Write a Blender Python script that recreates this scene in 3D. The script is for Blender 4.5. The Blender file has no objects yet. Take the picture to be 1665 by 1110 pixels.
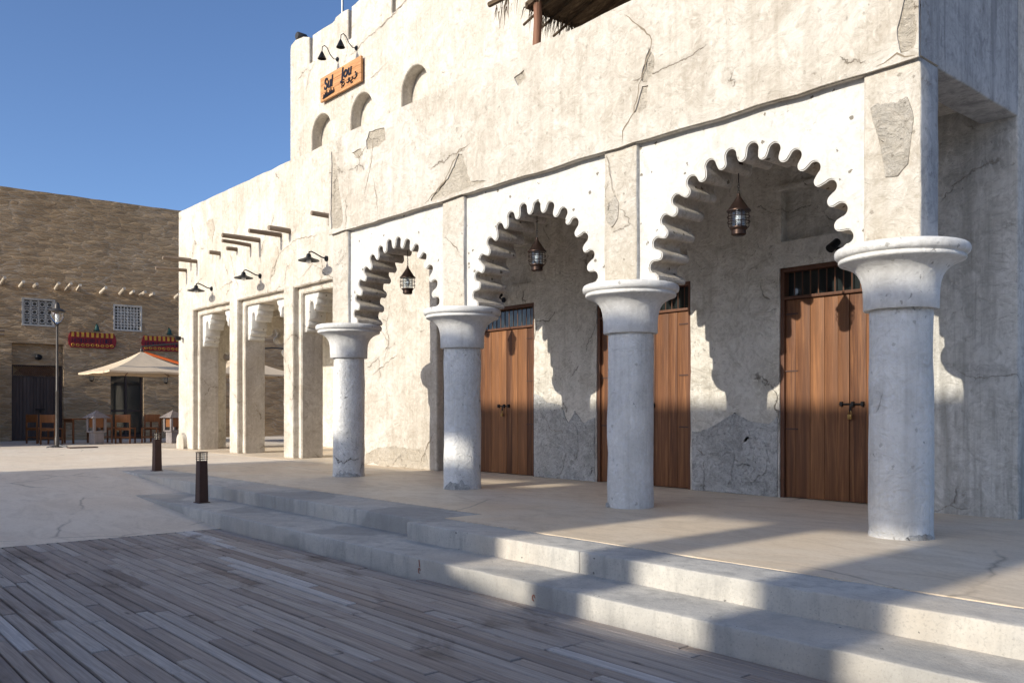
import bpy, bmesh, math, random
from mathutils import Vector, Matrix, noise
from mathutils.geometry import tessellate_polygon
random.seed(11)
C = bpy.context.scene.collection
S = bpy.context.scene
R = math.radians

# ------------------------------------------------------------------ camera, sky, sun, exposure
cam = bpy.data.cameras.new('camera'); camo = bpy.data.objects.new('camera', cam); C.objects.link(camo)
camo.location = (0, 0, 1.0)
yaw = math.atan(1240 / 1420.0)                       # angle between the facade direction (-X) and the view
camo.rotation_euler = (R(90), 0, R(90) - yaw)
cam.sensor_width = 36.0; cam.lens = 36.0 * 1420.0 / 1665.0
cam.shift_x = 0.0; cam.shift_y = (667.0 - 555.0) / 1665.0
cam.clip_start = 0.05; cam.clip_end = 2000
S.camera = camo

SUN_EL = 21.8
w = bpy.data.worlds.new('World'); S.world = w; w.use_nodes = True
wn = w.node_tree.nodes; wl = w.node_tree.links; wn.clear()
sky = wn.new('ShaderNodeTexSky'); sky.sky_type = 'NISHITA'; sky.sun_disc = False
sky.sun_elevation = R(SUN_EL); sky.sun_rotation = R(180)
sky.altitude = 0; sky.air_density = 0.65; sky.dust_density = 1.8; sky.ozone_density = 4.4
bg = wn.new('ShaderNodeBackground'); bg.inputs['Strength'].default_value = 0.15
wo = wn.new('ShaderNodeOutputWorld')
wl.new(sky.outputs[0], bg.inputs[0]); wl.new(bg.outputs[0], wo.inputs[0])

sl = bpy.data.lights.new('sun', 'SUN'); sl.energy = 3.6; sl.angle = R(0.53); sl.color = (1.0, 0.94, 0.825)
so = bpy.data.objects.new('sun', sl); C.objects.link(so); so.rotation_euler = (R(90 - SUN_EL), 0, R(-1.0))
so.location = (0, -40, 40)
S.view_settings.view_transform = 'Standard'; S.view_settings.look = 'None'
S.view_settings.exposure = 0.5; S.view_settings.gamma = 1.0; S.view_settings.use_curve_mapping = False
S.cycles.max_bounces = 8; S.cycles.diffuse_bounces = 5

# ------------------------------------------------------------------ helpers
BASE = {}
def wpos(o):
    return BASE.get(o.name, Vector((0, 0, 0)))
def thing(name, label, cat, loc=(0, 0, 0), group=None):
    o = bpy.data.objects.new(name, None); C.objects.link(o); o.empty_display_size = 0.1
    o.location = loc; BASE[o.name] = Vector(loc)
    o['label'] = label; o['category'] = cat
    if group: o['group'] = group
    return o
def copy_tree(o, parent=None):
    c = o.copy(); C.objects.link(c); c.parent = parent
    for ch in list(o.children): copy_tree(ch, c)
    return c
def place(o, loc, rz=0.0, label=None):
    o.location = loc; o.rotation_euler = (0, 0, rz)
    if label: o['label'] = label
    return o
def fb(p, s):
    return noise.fractal(p * s, 1.0, 2.0, 3)
def wob(p, amp, s=1.7):
    q = p * s
    return Vector((noise.noise(q + Vector((9.1, 0, 0))), noise.noise(q + Vector((0, 17.3, 0))), noise.noise(q + Vector((0, 0, 31.7))))) * amp \
        + Vector((noise.noise(q * 4.1), noise.noise(q * 4.1 + Vector((5, 5, 5))), noise.noise(q * 4.1 + Vector((11, 3, 8))))) * amp * 0.45
def ticks(a, b, r, step):
    L = b - a
    r = min(r, L * 0.45)
    n = max(1, int(round((L - 2 * r) / step)))
    t = [a, a + r * 0.3, a + r] if r > 0 else [a]
    for i in range(1, n): t.append(a + r + (L - 2 * r) * i / n)
    t += [b - r, b - r * 0.3, b] if r > 0 else [b]
    return t

class MB:
    def __init__(s): s.v = []; s.f = []
    def box(s, x0, x1, y0, y1, z0, z1):
        n = len(s.v)
        s.v += [Vector(p) for p in ((x0,y0,z0),(x1,y0,z0),(x1,y1,z0),(x0,y1,z0),(x0,y0,z1),(x1,y0,z1),(x1,y1,z1),(x0,y1,z1))]
        s.f += [tuple(n + i for i in q) for q in ((3,2,1,0),(4,5,6,7),(0,1,5,4),(1,2,6,5),(2,3,7,6),(3,0,4,7))]
        return s
    def obox(s, c, ux, uy, uz, hx, hy, hz):
        """oriented box: centre, three unit axes, half sizes"""
        n = len(s.v); c = Vector(c); ux = Vector(ux); uy = Vector(uy); uz = Vector(uz)
        for sz in (-1, 1):
            for sx, sy in ((-1,-1),(1,-1),(1,1),(-1,1)):
                s.v.append(c + ux*hx*sx + uy*hy*sy + uz*hz*sz)
        s.f += [tuple(n + i for i in q) for q in ((3,2,1,0),(4,5,6,7),(0,1,5,4),(1,2,6,5),(2,3,7,6),(3,0,4,7))]
        return s
    def rbox(s, x0, x1, y0, y1, z0, z1, r=0.02, step=0.3, amp=0.006, ns=1.7):
        T = (ticks(x0, x1, r, step), ticks(y0, y1, r, step), ticks(z0, z1, r, step))
        lo = Vector((x0 + r, y0 + r, z0 + r)); hi = Vector((x1 - r, y1 - r, z1 - r)); idx = {}
        def vid(i, j, k):
            key = (i, j, k)
            if key in idx: return idx[key]
            p = Vector((T[0][i], T[1][j], T[2][k]))
            if r > 0:
                q = Vector((min(max(p.x, lo.x), hi.x), min(max(p.y, lo.y), hi.y), min(max(p.z, lo.z), hi.z)))
                d = p - q
                if d.length > 1e-9: p = q + d.normalized() * r
            if amp: p = p + wob(p, amp, ns)
            idx[key] = len(s.v); s.v.append(p); return idx[key]
        nx, ny, nz = (len(t) - 1 for t in T)
        for i in range(nx):
            for j in range(ny):
                s.f.append((vid(i,j,0), vid(i,j+1,0), vid(i+1,j+1,0), vid(i+1,j,0)))
                s.f.append((vid(i,j,nz), vid(i+1,j,nz), vid(i+1,j+1,nz), vid(i,j+1,nz)))
        for i in range(nx):
            for k in range(nz):
                s.f.append((vid(i,0,k), vid(i+1,0,k), vid(i+1,0,k+1), vid(i,0,k+1)))
                s.f.append((vid(i,ny,k), vid(i,ny,k+1), vid(i+1,ny,k+1), vid(i+1,ny,k)))
        for j in range(ny):
            for k in range(nz):
                s.f.append((vid(0,j,k), vid(0,j,k+1), vid(0,j+1,k+1), vid(0,j+1,k)))
                s.f.append((vid(nx,j,k), vid(nx,j+1,k), vid(nx,j+1,k+1), vid(nx,j,k+1)))
        return s
    def lathe(s, cx, cy, prof, seg=40, amp=0.0, cap=True, ns=2.2, axis='z', oz=0.0):
        n0 = len(s.v); m = len(prof)
        for (r, z) in prof:
            for i in range(seg):
                a = 2 * math.pi * i / seg
                if axis == 'z': p = Vector((cx + r * math.cos(a), cy + r * math.sin(a), oz + z))
                else: p = Vector((cx + r * math.cos(a), cy + z, oz + r * math.sin(a)))
                if amp: p = p + wob(p, amp, ns)
                s.v.append(p)
        for k in range(m - 1):
            for i in range(seg):
                a = n0 + k*seg + i; b = n0 + k*seg + (i+1) % seg
                s.f.append((a, b, b + seg, a + seg))
        if cap:
            s.f.append(tuple(n0 + i for i in reversed(range(seg))))
            s.f.append(tuple(n0 + (m-1)*seg + i for i in range(seg)))
        return s
    def tube(s, pts, r, seg=8, amp=0.0):
        pts = [Vector(p) for p in pts]; n0 = len(s.v); rr = r if isinstance(r, (list, tuple)) else [r]*len(pts)
        t0 = (pts[1]-pts[0]).normalized(); up = Vector((0,0,1)) if abs(t0.z) < 0.9 else Vector((1,0,0))
        u = t0.cross(up).normalized()
        for k, p in enumerate(pts):
            t = (pts[min(k+1, len(pts)-1)] - pts[max(k-1, 0)]).normalized()
            u = (u - t * u.dot(t)).normalized(); v = t.cross(u)
            for i in range(seg):
                a = 2*math.pi*i/seg; q = p + (u*math.cos(a) + v*math.sin(a))*rr[k]
                if amp: q = q + wob(q, amp, 7.0)
                s.v.append(q)
        for k in range(len(pts)-1):
            for i in range(seg):
                a = n0 + k*seg + i; b = n0 + k*seg + (i+1) % seg
                s.f.append((a, b, b+seg, a+seg))
        s.f.append(tuple(n0 + i for i in reversed(range(seg)))); e = n0 + (len(pts)-1)*seg
        s.f.append(tuple(e + i for i in range(seg)))
        return s
    def prism(s, loops, a0, a1, axis='y', amp=0.0):
        """extrude 2-D loops [outer, hole, ...]; axis y: (x,z) plane; axis x: (y,z) plane; axis z: (x,y) plane"""
        if not isinstance(loops[0][0], (tuple, list)): loops = [loops]
        def P(u, v, a):
            p = Vector((u, a, v)) if axis == 'y' else (Vector((a, u, v)) if axis == 'x' else Vector((u, v, a)))
            return p + wob(p, amp, 2.3) if amp else p
        n0 = len(s.v); tot = sum(len(l) for l in loops)
        for a in (a0, a1):
            for l in loops:
                for (u, v) in l: s.v.append(P(u, v, a))
        if len(loops) == 1:
            s.f.append(tuple(n0 + i for i in range(tot))); s.f.append(tuple(n0 + tot + i for i in reversed(range(tot))))
        else:
            tri = tessellate_polygon([[Vector((u, v, 0)) for (u, v) in l] for l in loops])
            for t in tri:
                s.f.append(tuple(n0 + i for i in t)); s.f.append(tuple(n0 + tot + i for i in reversed(t)))
        o = n0
        for l in loops:
            L = len(l)
            for i in range(L):
                a = o + i; b = o + (i+1) % L
                s.f.append((a, a + tot, b + tot, b))
            o += L
        return s
    def quad(s, *p):
        n = len(s.v); s.v += [Vector(q) for q in p]; s.f.append(tuple(range(n, n + len(p)))); return s
    def build(s, name, mat, parent=None, smooth=True, bevel=0.0, angle=38, seg=2):
        off = wpos(parent) if parent else Vector((0, 0, 0))
        me = bpy.data.meshes.new(name)
        me.from_pydata([tuple(v - off) for v in s.v], [], s.f)
        bm = bmesh.new(); bm.from_mesh(me)
        if bevel > 0:
            bmesh.ops.recalc_face_normals(bm, faces=bm.faces)
            es = [e for e in bm.edges if len(e.link_faces) == 2 and e.calc_face_angle(0) > R(40)]
            bmesh.ops.bevel(bm, geom=es, offset=bevel, segments=seg, affect='EDGES', clamp_overlap=True)
        bmesh.ops.recalc_face_normals(bm, faces=bm.faces)
        bm.to_mesh(me); bm.free()
        if smooth:
            for p in me.polygons: p.use_smooth = True
            me.set_sharp_from_angle(angle=R(angle))
        if mat: me.materials.append(mat)
        o = bpy.data.objects.new(name, me); C.objects.link(o)
        if parent: o.parent = parent; BASE[o.name] = off
        return o
def mesh_like(o, parent, loc=(0, 0, 0), rot=(0, 0, 0), scale=(1, 1, 1), name=None):
    c = bpy.data.objects.new(name or o.name.split('.')[0], o.data); C.objects.link(c)
    c.parent = parent; c.location = loc; c.rotation_euler = rot; c.scale = scale
    return c
def struct(o): o['kind'] = 'structure'; return o
def stuff(o): o['kind'] = 'stuff'; return o
def resample(poly, step, amp, seed=0, closed=True):
    """insert points along a 2-D outline and shake them a little, so hand-made edges are never ruler straight"""
    out = []; n = len(poly)
    for i in range(n if closed else n - 1):
        a = Vector(poly[i]); b = Vector(poly[(i+1) % n]); L = (b-a).length; k = max(1, int(L/step))
        nrm = Vector((-(b-a).y, (b-a).x)).normalized() if L > 1e-6 else Vector((0, 0))
        for j in range(k):
            p = a.lerp(b, j/k)
            if j > 0: p = p + nrm * noise.noise(Vector((p.x*2.9 + seed, p.y*2.9, seed))) * amp + nrm * noise.noise(Vector((p.x*9 + seed, p.y*9, seed))) * amp * .5
            out.append((p.x, p.y))
    if not closed: out.append(tuple(poly[-1]))
    return out

# ------------------------------------------------------------------ materials
class NT:
    def __init__(s, name):
        s.m = bpy.data.materials.new(name); s.m.use_nodes = True; s.t = s.m.node_tree; s.t.nodes.clear()
        s.out = s.t.nodes.new('ShaderNodeOutputMaterial'); s.b = s.t.nodes.new('ShaderNodeBsdfPrincipled')
        s.t.links.new(s.b.outputs[0], s.out.inputs[0])
    def n(s, ty, props=None, **inp):
        d = s.t.nodes.new(ty)
        for k, v in (props or {}).items(): setattr(d, k, v)
        for k, v in inp.items():
            key = int(k[1:]) if k[0] == '_' and k[1:].isdigit() else k.replace('_', ' ')
            s.set(d.inputs[key], v)
        return d
    def set(s, sock, v):
        if isinstance(v, bpy.types.NodeSocket): s.t.links.new(v, sock)
        else: sock.default_value = v
    def pos(s, scale=(1, 1, 1), obj=False, loc=(0, 0, 0)):
        src = s.n('ShaderNodeTexCoord').outputs['Object'] if obj else s.n('ShaderNodeNewGeometry').outputs['Position']
        return s.n('ShaderNodeMapping', None, Vector=src, Scale=scale, Location=loc).outputs[0]
    def noise(s, vec, scale, detail=5, rough=.55, dist=0.0):
        return s.n('ShaderNodeTexNoise', None, Vector=vec, Scale=scale, Detail=detail, Roughness=rough, Distortion=dist).outputs[0]
    def ramp(s, fac, stops):
        d = s.n('ShaderNodeValToRGB', None, Fac=fac); e = d.color_ramp.elements
        while len(e) < len(stops): e.new(0.5)
        for k, (p, c) in zip(e, stops):
            k.position = p; k.color = (c, c, c, 1) if isinstance(c, (int, float)) else (*c, 1)
        return d.outputs[0]
    def mix(s, fac, a, b, mode='MIX'):
        d = s.n('ShaderNodeMix', {'data_type': 'RGBA', 'blend_type': mode})
        s.set(d.inputs[0], fac)
        for i, v in ((6, a), (7, b)):
            s.set(d.inputs[i], (*v, 1) if isinstance(v, tuple) and len(v) == 3 else v)
        return d.outputs[2]
    def math(s, op, a, b=0.0, clamp=False):
        d = s.n('ShaderNodeMath', {'operation': op, 'use_clamp': clamp}, _0=a, _1=b); return d.outputs[0]
    def bump(s, h, strength, dist, normal=None):
        d = s.n('ShaderNodeBump', None, Height=h, Strength=strength, Distance=dist)
        if normal is not None: s.set(d.inputs['Normal'], normal)
        return d.outputs[0]
    def fin(s, col, rough=.8, normal=None, metal=0.0, spec=.3, **kw):
        s.set(s.b.inputs['Base Color'], (*col, 1) if isinstance(col, tuple) and len(col) == 3 else col)
        s.set(s.b.inputs['Roughness'], rough); s.set(s.b.inputs['Metallic'], metal)
        s.set(s.b.inputs['Specular IOR Level'], spec)
        if normal is not None: s.set(s.b.inputs['Normal'], normal)
        for k, v in kw.items(): s.set(s.b.inputs[k.replace('_', ' ')], v)
        return s.m

def plaster(name, base, warm, grey, stain=.5, crack=.7, bump=1.0, streak=.3, scale=1.0, pits=.3, loc=(0, 0, 0), nick=.5):
    t = NT(name); p = t.pos(loc=loc)
    big = t.noise(p, .75 * scale, 7, .62, .9)
    mid = t.noise(p, 2.7 * scale, 8, .66, 1.4)
    fine = t.noise(p, 26 * scale, 6, .65)
    trow = t.noise(t.pos((1.6, 1.6, 2.2), loc=loc), 2.1 * scale, 8, .66, 3.2)
    trow2 = t.noise(t.pos((1.3, 1.3, 1.0), loc=(loc[2], loc[0], loc[1])), 6.0 * scale, 7, .65, 2.2)
    col = t.mix(t.ramp(big, [(.40, 0), (.60, 1)]), base, warm)
    col = t.mix(t.math('MULTIPLY', t.ramp(mid, [(.48, 0), (.70, 1)]), stain), col, grey)
    col = t.mix(t.math('MULTIPLY', t.ramp(trow, [(.34, 1), (.50, 0)]), stain * .75), col, grey)
    lite = tuple(min(.86, x * 1.16) for x in base)
    col = t.mix(t.math('MULTIPLY', t.ramp(trow2, [(.50, 0), (.66, 1)]), .55), col, lite)
    col = t.mix(t.math('MULTIPLY', t.ramp(trow2, [(.30, 1), (.42, 0)]), .35 * stain + .1), col, tuple(x * .8 for x in warm))
    st = t.noise(t.pos((5, 5, .35), loc=loc), 1.2, 5, .6, .2)
    col = t.mix(t.math('MULTIPLY', t.ramp(st, [(.50, 0), (.72, 1)]), streak), col, grey)
    st2 = t.noise(t.pos((26, 26, .8), loc=loc), 1.0, 4, .6, .1)
    col = t.mix(t.math('MULTIPLY', t.math('MULTIPLY', t.ramp(st2, [(.52, 0), (.70, 1)]), t.ramp(big, [(.45, 0), (.6, 1)])), streak * .8), col, tuple(x * .85 for x in grey))
    col = t.mix(t.math('MULTIPLY', t.ramp(fine, [(.56, 0), (.74, 1)]), .25), col, grey, 'MULTIPLY')
    # hairline cracks: heavily warped cell edges, broken up by a mask
    wv = t.n('ShaderNodeTexNoise', None, Vector=p, Scale=1.6, Detail=7.0, Roughness=.62).outputs[1]
    dv = t.n('ShaderNodeMixRGB', None, _0=.33, _1=p, _2=wv).outputs[0]
    vo = t.n('ShaderNodeTexVoronoi', {'feature': 'DISTANCE_TO_EDGE'}, Vector=dv, Scale=1.25 * scale).outputs['Distance']
    line = t.ramp(vo, [(.0, 1), (.008, 0)])
    msk = t.ramp(t.noise(p, 1.25, 4, .6), [(.55, 0), (.60, 1)])
    ck = t.math('MULTIPLY', t.math('MULTIPLY', line, msk), crack)
    col = t.mix(t.math('MULTIPLY', t.math('MULTIPLY', t.ramp(vo, [(.0, 1), (.09, 0)]), msk), crack * .45), col, tuple(x * .9 for x in grey))
    col = t.mix(ck, col, (.16, .125, .085))
    # small chips and nicks
    nk = t.noise(t.pos((1.2, 1.2, .8), loc=loc), 11.0, 5, .6, 1.8)
    nm = t.ramp(t.noise(p, 1.9, 4, .6), [(.48, 0), (.58, 1)])
    nk = t.math('MULTIPLY', t.math('MULTIPLY', t.ramp(nk, [(.655, 0), (.685, 1)]), nm), nick)
    col = t.mix(nk, col, tuple(x * .62 for x in grey))
    # pinholes
    vp = t.n('ShaderNodeTexVoronoi', None, Vector=p, Scale=8.5)
    pr = t.math('GREATER_THAN', t.n('ShaderNodeSeparateColor', None, Color=vp.outputs['Color']).outputs[0], .42 if pits > .85 else .70)
    ph = t.math('MULTIPLY', t.math('MULTIPLY', t.math('LESS_THAN', t.math('ADD', vp.outputs['Distance'], t.math('MULTIPLY', t.noise(p, 34, 3, .6), .5)), .40 if pits > .85 else .37), pr), pits)
    col = t.mix(ph, col, (.17, .145, .11))
    h = t.math('ADD', t.math('MULTIPLY', trow, 1.0), t.math('MULTIPLY', fine, .18))
    h = t.math('ADD', h, t.math('MULTIPLY', trow2, .45))
    h = t.math('SUBTRACT', h, t.math('MULTIPLY', t.math('ADD', t.math('ADD', ck, ph), nk), .8))
    return t.fin(col, .92, t.bump(h, .6 * bump, .03), spec=.12)

M = {}
M['plaster'] = plaster('cream_plaster', (.62, .575, .50), (.52, .465, .385), (.38, .325, .255), .68, .85, 1.1, .5)
M['plaster_in'] = plaster('porch_plaster', (.76, .715, .635), (.66, .615, .535), (.41, .37, .30), .7, .7, 1.8, .35, 1.2, .3, (3, 1, 7))
M['plaster_pier'] = plaster('pier_plaster', (.60, .55, .475), (.53, .475, .39), (.38, .325, .25), .7, .6, 1.2, .5, 1.3, .5, (1, 4, 2))
M['plaster_shade'] = plaster('shade_tinted_plaster', (.48, .475, .465), (.41, .405, .395), (.25, .25, .25), .85, .5, .45, 1.0, 1.1, .3, (6, 4, 2))  # shade painted in: darker, greyer plaster for the sunless side faces
M['end'] = plaster('end_wall_plaster', (.66, .635, .58), (.56, .535, .48), (.34, .32, .28), .85, .5, 1.2, 1.0, 1.1, .3, (6, 4, 2))
M['panel'] = plaster('white_panel', (.62, .605, .57), (.575, .555, .51), (.46, .42, .35), .4, .0, .5, .12, 1.0, .9, (2, 9, 4), .8)
M['opp'] = plaster('pale_limewash', (.76, .71, .62), (.70, .64, .54), (.52, .46, .37), .4, .4, .6, .3, 1.0, .2, (1, 9, 9))
M['soffit'] = plaster('arch_soffit', (.58, .53, .455), (.50, .44, .36), (.30, .245, .18), .7, .0, .9, .3, 2.2, 1.0, (2, 3, 4), .9)  # stained, pitted plaster; its warmer tone also stands in for bounced light
M['column'] = plaster('column_plaster', (.83, .81, .765), (.76, .74, .69), (.52, .50, .46), .45, .9, 1.6, .6, 1.5, .35, (5, 2, 0), 1.0)
M['capital'] = plaster('capital_cast', (.71, .695, .665), (.65, .635, .60), (.45, .43, .40), .35, .0, .6, .35, 1.2, .5, (8, 3, 1), .9)
M['cement'] = plaster('bare_cement', (.66, .65, .62), (.50, .49, .46), (.29, .28, .26), .9, .7, 2.4, .1, 2.0, .5, (4, 4, 4), .9)
M['peel2'] = plaster('pale_peel', (.59, .54, .46), (.54, .485, .40), (.41, .35, .27), .7, .5, 2.2, .2, 2.2, .5, (2, 7, 1), .9)
M['peel'] = plaster('peeled_plaster', (.59, .525, .43), (.525, .46, .365), (.41, .345, .26), .7, .4, 2.2, .2, 2.2, .5, (7, 7, 1), .9)

def concrete(name, base, dark, pit=.8, warm=None):
    t = NT(name); p = t.pos()
    a = t.noise(p, 1.6, 6, .6, .4); b = t.noise(p, 9, 6, .62); c = t.noise(p, 70, 4, .6)
    col = t.mix(t.ramp(a, [(.38, 0), (.66, 1)]), base, dark)
    col = t.mix(t.math('MULTIPLY', t.ramp(b, [(.5, 0), (.72, 1)]), .5), col, dark)
    run = t.noise(t.pos((9, 9, 2.0)), 1.0, 5, .65, .4)
    col = t.mix(t.math('MULTIPLY', t.ramp(run, [(.48, 0), (.66, 1)]), .5), col, tuple(x*.72 for x in dark))
    blk = t.ramp(t.noise(p, .9, 3, .4, .3), [(.55, 0), (.58, 1)])
    col = t.mix(t.math('MULTIPLY', blk, .6), col, tuple(x*.75 for x in dark))
    if warm: col = t.mix(t.math('MULTIPLY', t.ramp(t.noise(p, .8, 4, .5), [(.5, 0), (.66, 1)]), .5), col, warm)
    vp = t.n('ShaderNodeTexVoronoi', None, Vector=p, Scale=13.0)
    pr = t.math('GREATER_THAN', t.n('ShaderNodeSeparateColor', None, Color=vp.outputs['Color']).outputs[1], .72)
    ph = t.math('MULTIPLY', t.math('MULTIPLY', t.math('LESS_THAN', t.math('ADD', vp.outputs['Distance'], t.math('MULTIPLY', t.noise(p, 30, 4, .6), .55)), .345), pr), pit)
    spk = t.noise(p, 62, 4, .75)
    col = t.mix(t.math('MULTIPLY', t.ramp(spk, [(.54, 0), (.66, 1)]), .4), col, tuple(x*.55 for x in dark))
    col = t.mix(ph, col, tuple(x*.4 for x in dark))
    h = t.math('SUBTRACT', t.math('ADD', b, t.math('MULTIPLY', c, .35)), ph)
    return t.fin(col, .9, t.bump(h, .6, .014), spec=.15)
M['step'] = concrete('step_concrete', (.58, .545, .48), (.41, .39, .355), .9, (.62, .535, .425))
M['kerb'] = concrete('kerb_concrete', (.47, .46, .44), (.37, .365, .355), .6)

def floor_mat(name, base, warm, dark, rough):
    t = NT(name); p = t.pos()
    a = t.noise(p, .55, 5, .55, 1.2); b = t.noise(t.pos((1, 2.2, 1)), 1.7, 6, .6, 1.4); c = t.noise(p, 30, 5, .6)
    col = t.mix(t.ramp(a, [(.36, 0), (.64, 1)]), base, warm)
    col = t.mix(t.math('MULTIPLY', t.ramp(b, [(.45, 0), (.75, 1)]), .65), col, dark)
    col = t.mix(t.math('MULTIPLY', t.ramp(c, [(.5, 0), (.75, 1)]), .3), col, dark, 'MULTIPLY')
    wv = t.n('ShaderNodeTexNoise', None, Vector=p, Scale=1.3, Detail=6.0).outputs[1]
    vo = t.n('ShaderNodeTexVoronoi', {'feature': 'DISTANCE_TO_EDGE'}, Vector=t.n('ShaderNodeMixRGB', None, _0=.25, _1=p, _2=wv).outputs[0], Scale=.42).outputs['Distance']
    lk = t.math('MULTIPLY', t.ramp(vo, [(0, 1), (.006, 0)]), t.ramp(t.noise(p, .6, 3, .5), [(.5, 0), (.58, 1)]))
    col = t.mix(t.math('MULTIPLY', lk, .7), col, tuple(x*.45 for x in dark))
    return t.fin(col, t.math('ADD', t.math('MULTIPLY', b, .25), rough), t.bump(t.math('ADD', t.math('MULTIPLY', b, .6), t.math('MULTIPLY', c, .3)), .25, .01), spec=.35)
M['floor'] = floor_mat('porch_floor', (.68, .545, .385), (.70, .60, .465), (.48, .38, .265), .42)
M['plaza'] = floor_mat('plaza_floor', (.70, .59, .46), (.74, .65, .53), (.54, .455, .36), .62)

def deck_mat():
    t = NT('weathered_deck'); oi = t.n('ShaderNodeObjectInfo').outputs['Random']
    off = t.n('ShaderNodeCombineXYZ', None, X=t.math('MULTIPLY', oi, 37.0), Y=t.math('MULTIPLY', oi, 11.0)).outputs[0]
    pw = t.n('ShaderNodeNewGeometry').outputs['Position']
    pv = t.n('ShaderNodeVectorMath', {'operation': 'ADD'}, _0=pw, _1=off).outputs[0]
    g = t.noise(t.n('ShaderNodeMapping', None, Vector=pv, Scale=(2.2, 60, 10)).outputs[0], 1.0, 6, .65, .6)
    g2 = t.noise(t.n('ShaderNodeMapping', None, Vector=pv, Scale=(1.1, 9, 5)).outputs[0], 1.0, 5, .6, .4)
    tone = t.ramp(oi, [(0, (.26, .20, .16)), (.2, (.45, .385, .33)), (.38, (.34, .262, .208)), (.55, (.52, .465, .41)), (.72, (.39, .31, .25)), (.9, (.48, .41, .345)), (1, (.62, .585, .55))])
    col = t.mix(t.math('MULTIPLY', t.ramp(g, [(.38, 0), (.72, 1)]), .55), tone, (.10, .085, .075))
    col = t.mix(t.math('MULTIPLY', t.ramp(g2, [(.5, 0), (.7, 1)]), .35), col, (.27, .25, .235))
    stn = t.ramp(t.noise(t.pos((.9, 1.9, 1), loc=(2.2, .4, 0)), 1.15, 5, .6, .7), [(.57, 0), (.68, 1)])
    col = t.mix(t.math('MULTIPLY', stn, .62), col, (.095, .065, .045))
    kn = t.n('ShaderNodeTexVoronoi', None, Vector=t.n('ShaderNodeMapping', None, Vector=pv, Scale=(2.4, 9, 1)).outputs[0], Scale=1.0)
    kd = t.math('MULTIPLY', t.ramp(kn.outputs['Distance'], [(.04, 1), (.16, 0)]), t.math('GREATER_THAN', t.n('ShaderNodeSeparateColor', None, Color=kn.outputs['Color']).outputs[0], .7))
    col = t.mix(t.math('MULTIPLY', kd, .75), col, (.05, .038, .03))
    h = t.math('ADD', g, t.math('MULTIPLY', g2, .4))
    return t.fin(col, t.math('ADD', t.math('MULTIPLY', g, .3), .5), t.bump(h, .45, .006), spec=.35)
M['deck'] = deck_mat()

def wood(name, a, b, c, axis=2, rough=.55, scale=1.0, rnd=True, weather=0.0):
    t = NT(name)
    p0 = t.n('ShaderNodeNewGeometry').outputs['Position']
    oi = t.n('ShaderNodeObjectInfo').outputs['Random']
    off = t.n('ShaderNodeCombineXYZ', None, X=t.math('MULTIPLY', oi, 23.0), Y=t.math('MULTIPLY', oi, 7.0), Z=t.math('MULTIPLY', oi, 13.0)).outputs[0]
    pv = t.n('ShaderNodeVectorMath', {'operation': 'ADD'}, _0=p0, _1=off).outputs[0]
    sc = [17 * scale] * 3; sc[axis] = .75 * scale
    sf = [110 * scale] * 3; sf[axis] = 3.0 * scale
    g = t.noise(t.n('ShaderNodeMapping', None, Vector=pv, Scale=sc).outputs[0], 1.0, 5, .6, 1.2)
    f = t.noise(t.n('ShaderNodeMapping', None, Vector=pv, Scale=sf).outputs[0], 1.0, 4, .6)
    col = t.ramp(g, [(.33, a), (.5, b), (.64, c)])
    col = t.mix(t.math('MULTIPLY', t.ramp(f, [(.46, 0), (.66, 1)]), .6), col, tuple(x*.6 for x in a))
    if weather:
        ws = [5.0] * 3; ws[axis] = .5
        wv = t.noise(t.n('ShaderNodeMapping', None, Vector=p0, Scale=ws).outputs[0], 1.0, 6, .6, .5)
        col = t.mix(t.math('MULTIPLY', t.ramp(wv, [(.46, 0), (.68, 1)]), weather), col, tuple(x*.7 for x in a))
    if rnd: col = t.mix(.45, col, t.ramp(oi, [(0, tuple(x*.8 for x in a)), (.5, b), (1, c)]))
    return t.fin(col, rough, t.bump(t.math('ADD', g, f), .35, .006), spec=.3)
M['door'] = wood('teak_door', (.062, .025, .013), (.165, .067, .028), (.34, .152, .060), weather=.75)
M['doordark'] = wood('teak_frame', (.085, .036, .02), (.13, .056, .03), (.17, .078, .04))
M['pole'] = wood('grey_pole', (.13, .092, .065), (.20, .15, .108), (.28, .22, .165), axis=1, rough=.85)
M['palepole'] = wood('pale_pole', (.40, .33, .25), (.52, .44, .34), (.60, .53, .43), axis=0, rough=.85)
M['post'] = wood('brown_post', (.14, .062, .036), (.22, .105, .06), (.30, .155, .095), axis=2, rough=.7)
M['chair'] = wood('orange_wood', (.13, .048, .016), (.21, .08, .026), (.28, .118, .042), rough=.45)
M['olddoor'] = wood('dark_old_door', (.05, .035, .03), (.085, .06, .05), (.12, .09, .075), rough=.7)
M['sign'] = wood('sign_wood', (.38, .17, .065), (.52, .255, .10), (.62, .33, .145), axis=0, rough=.5, rnd=False)

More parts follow.
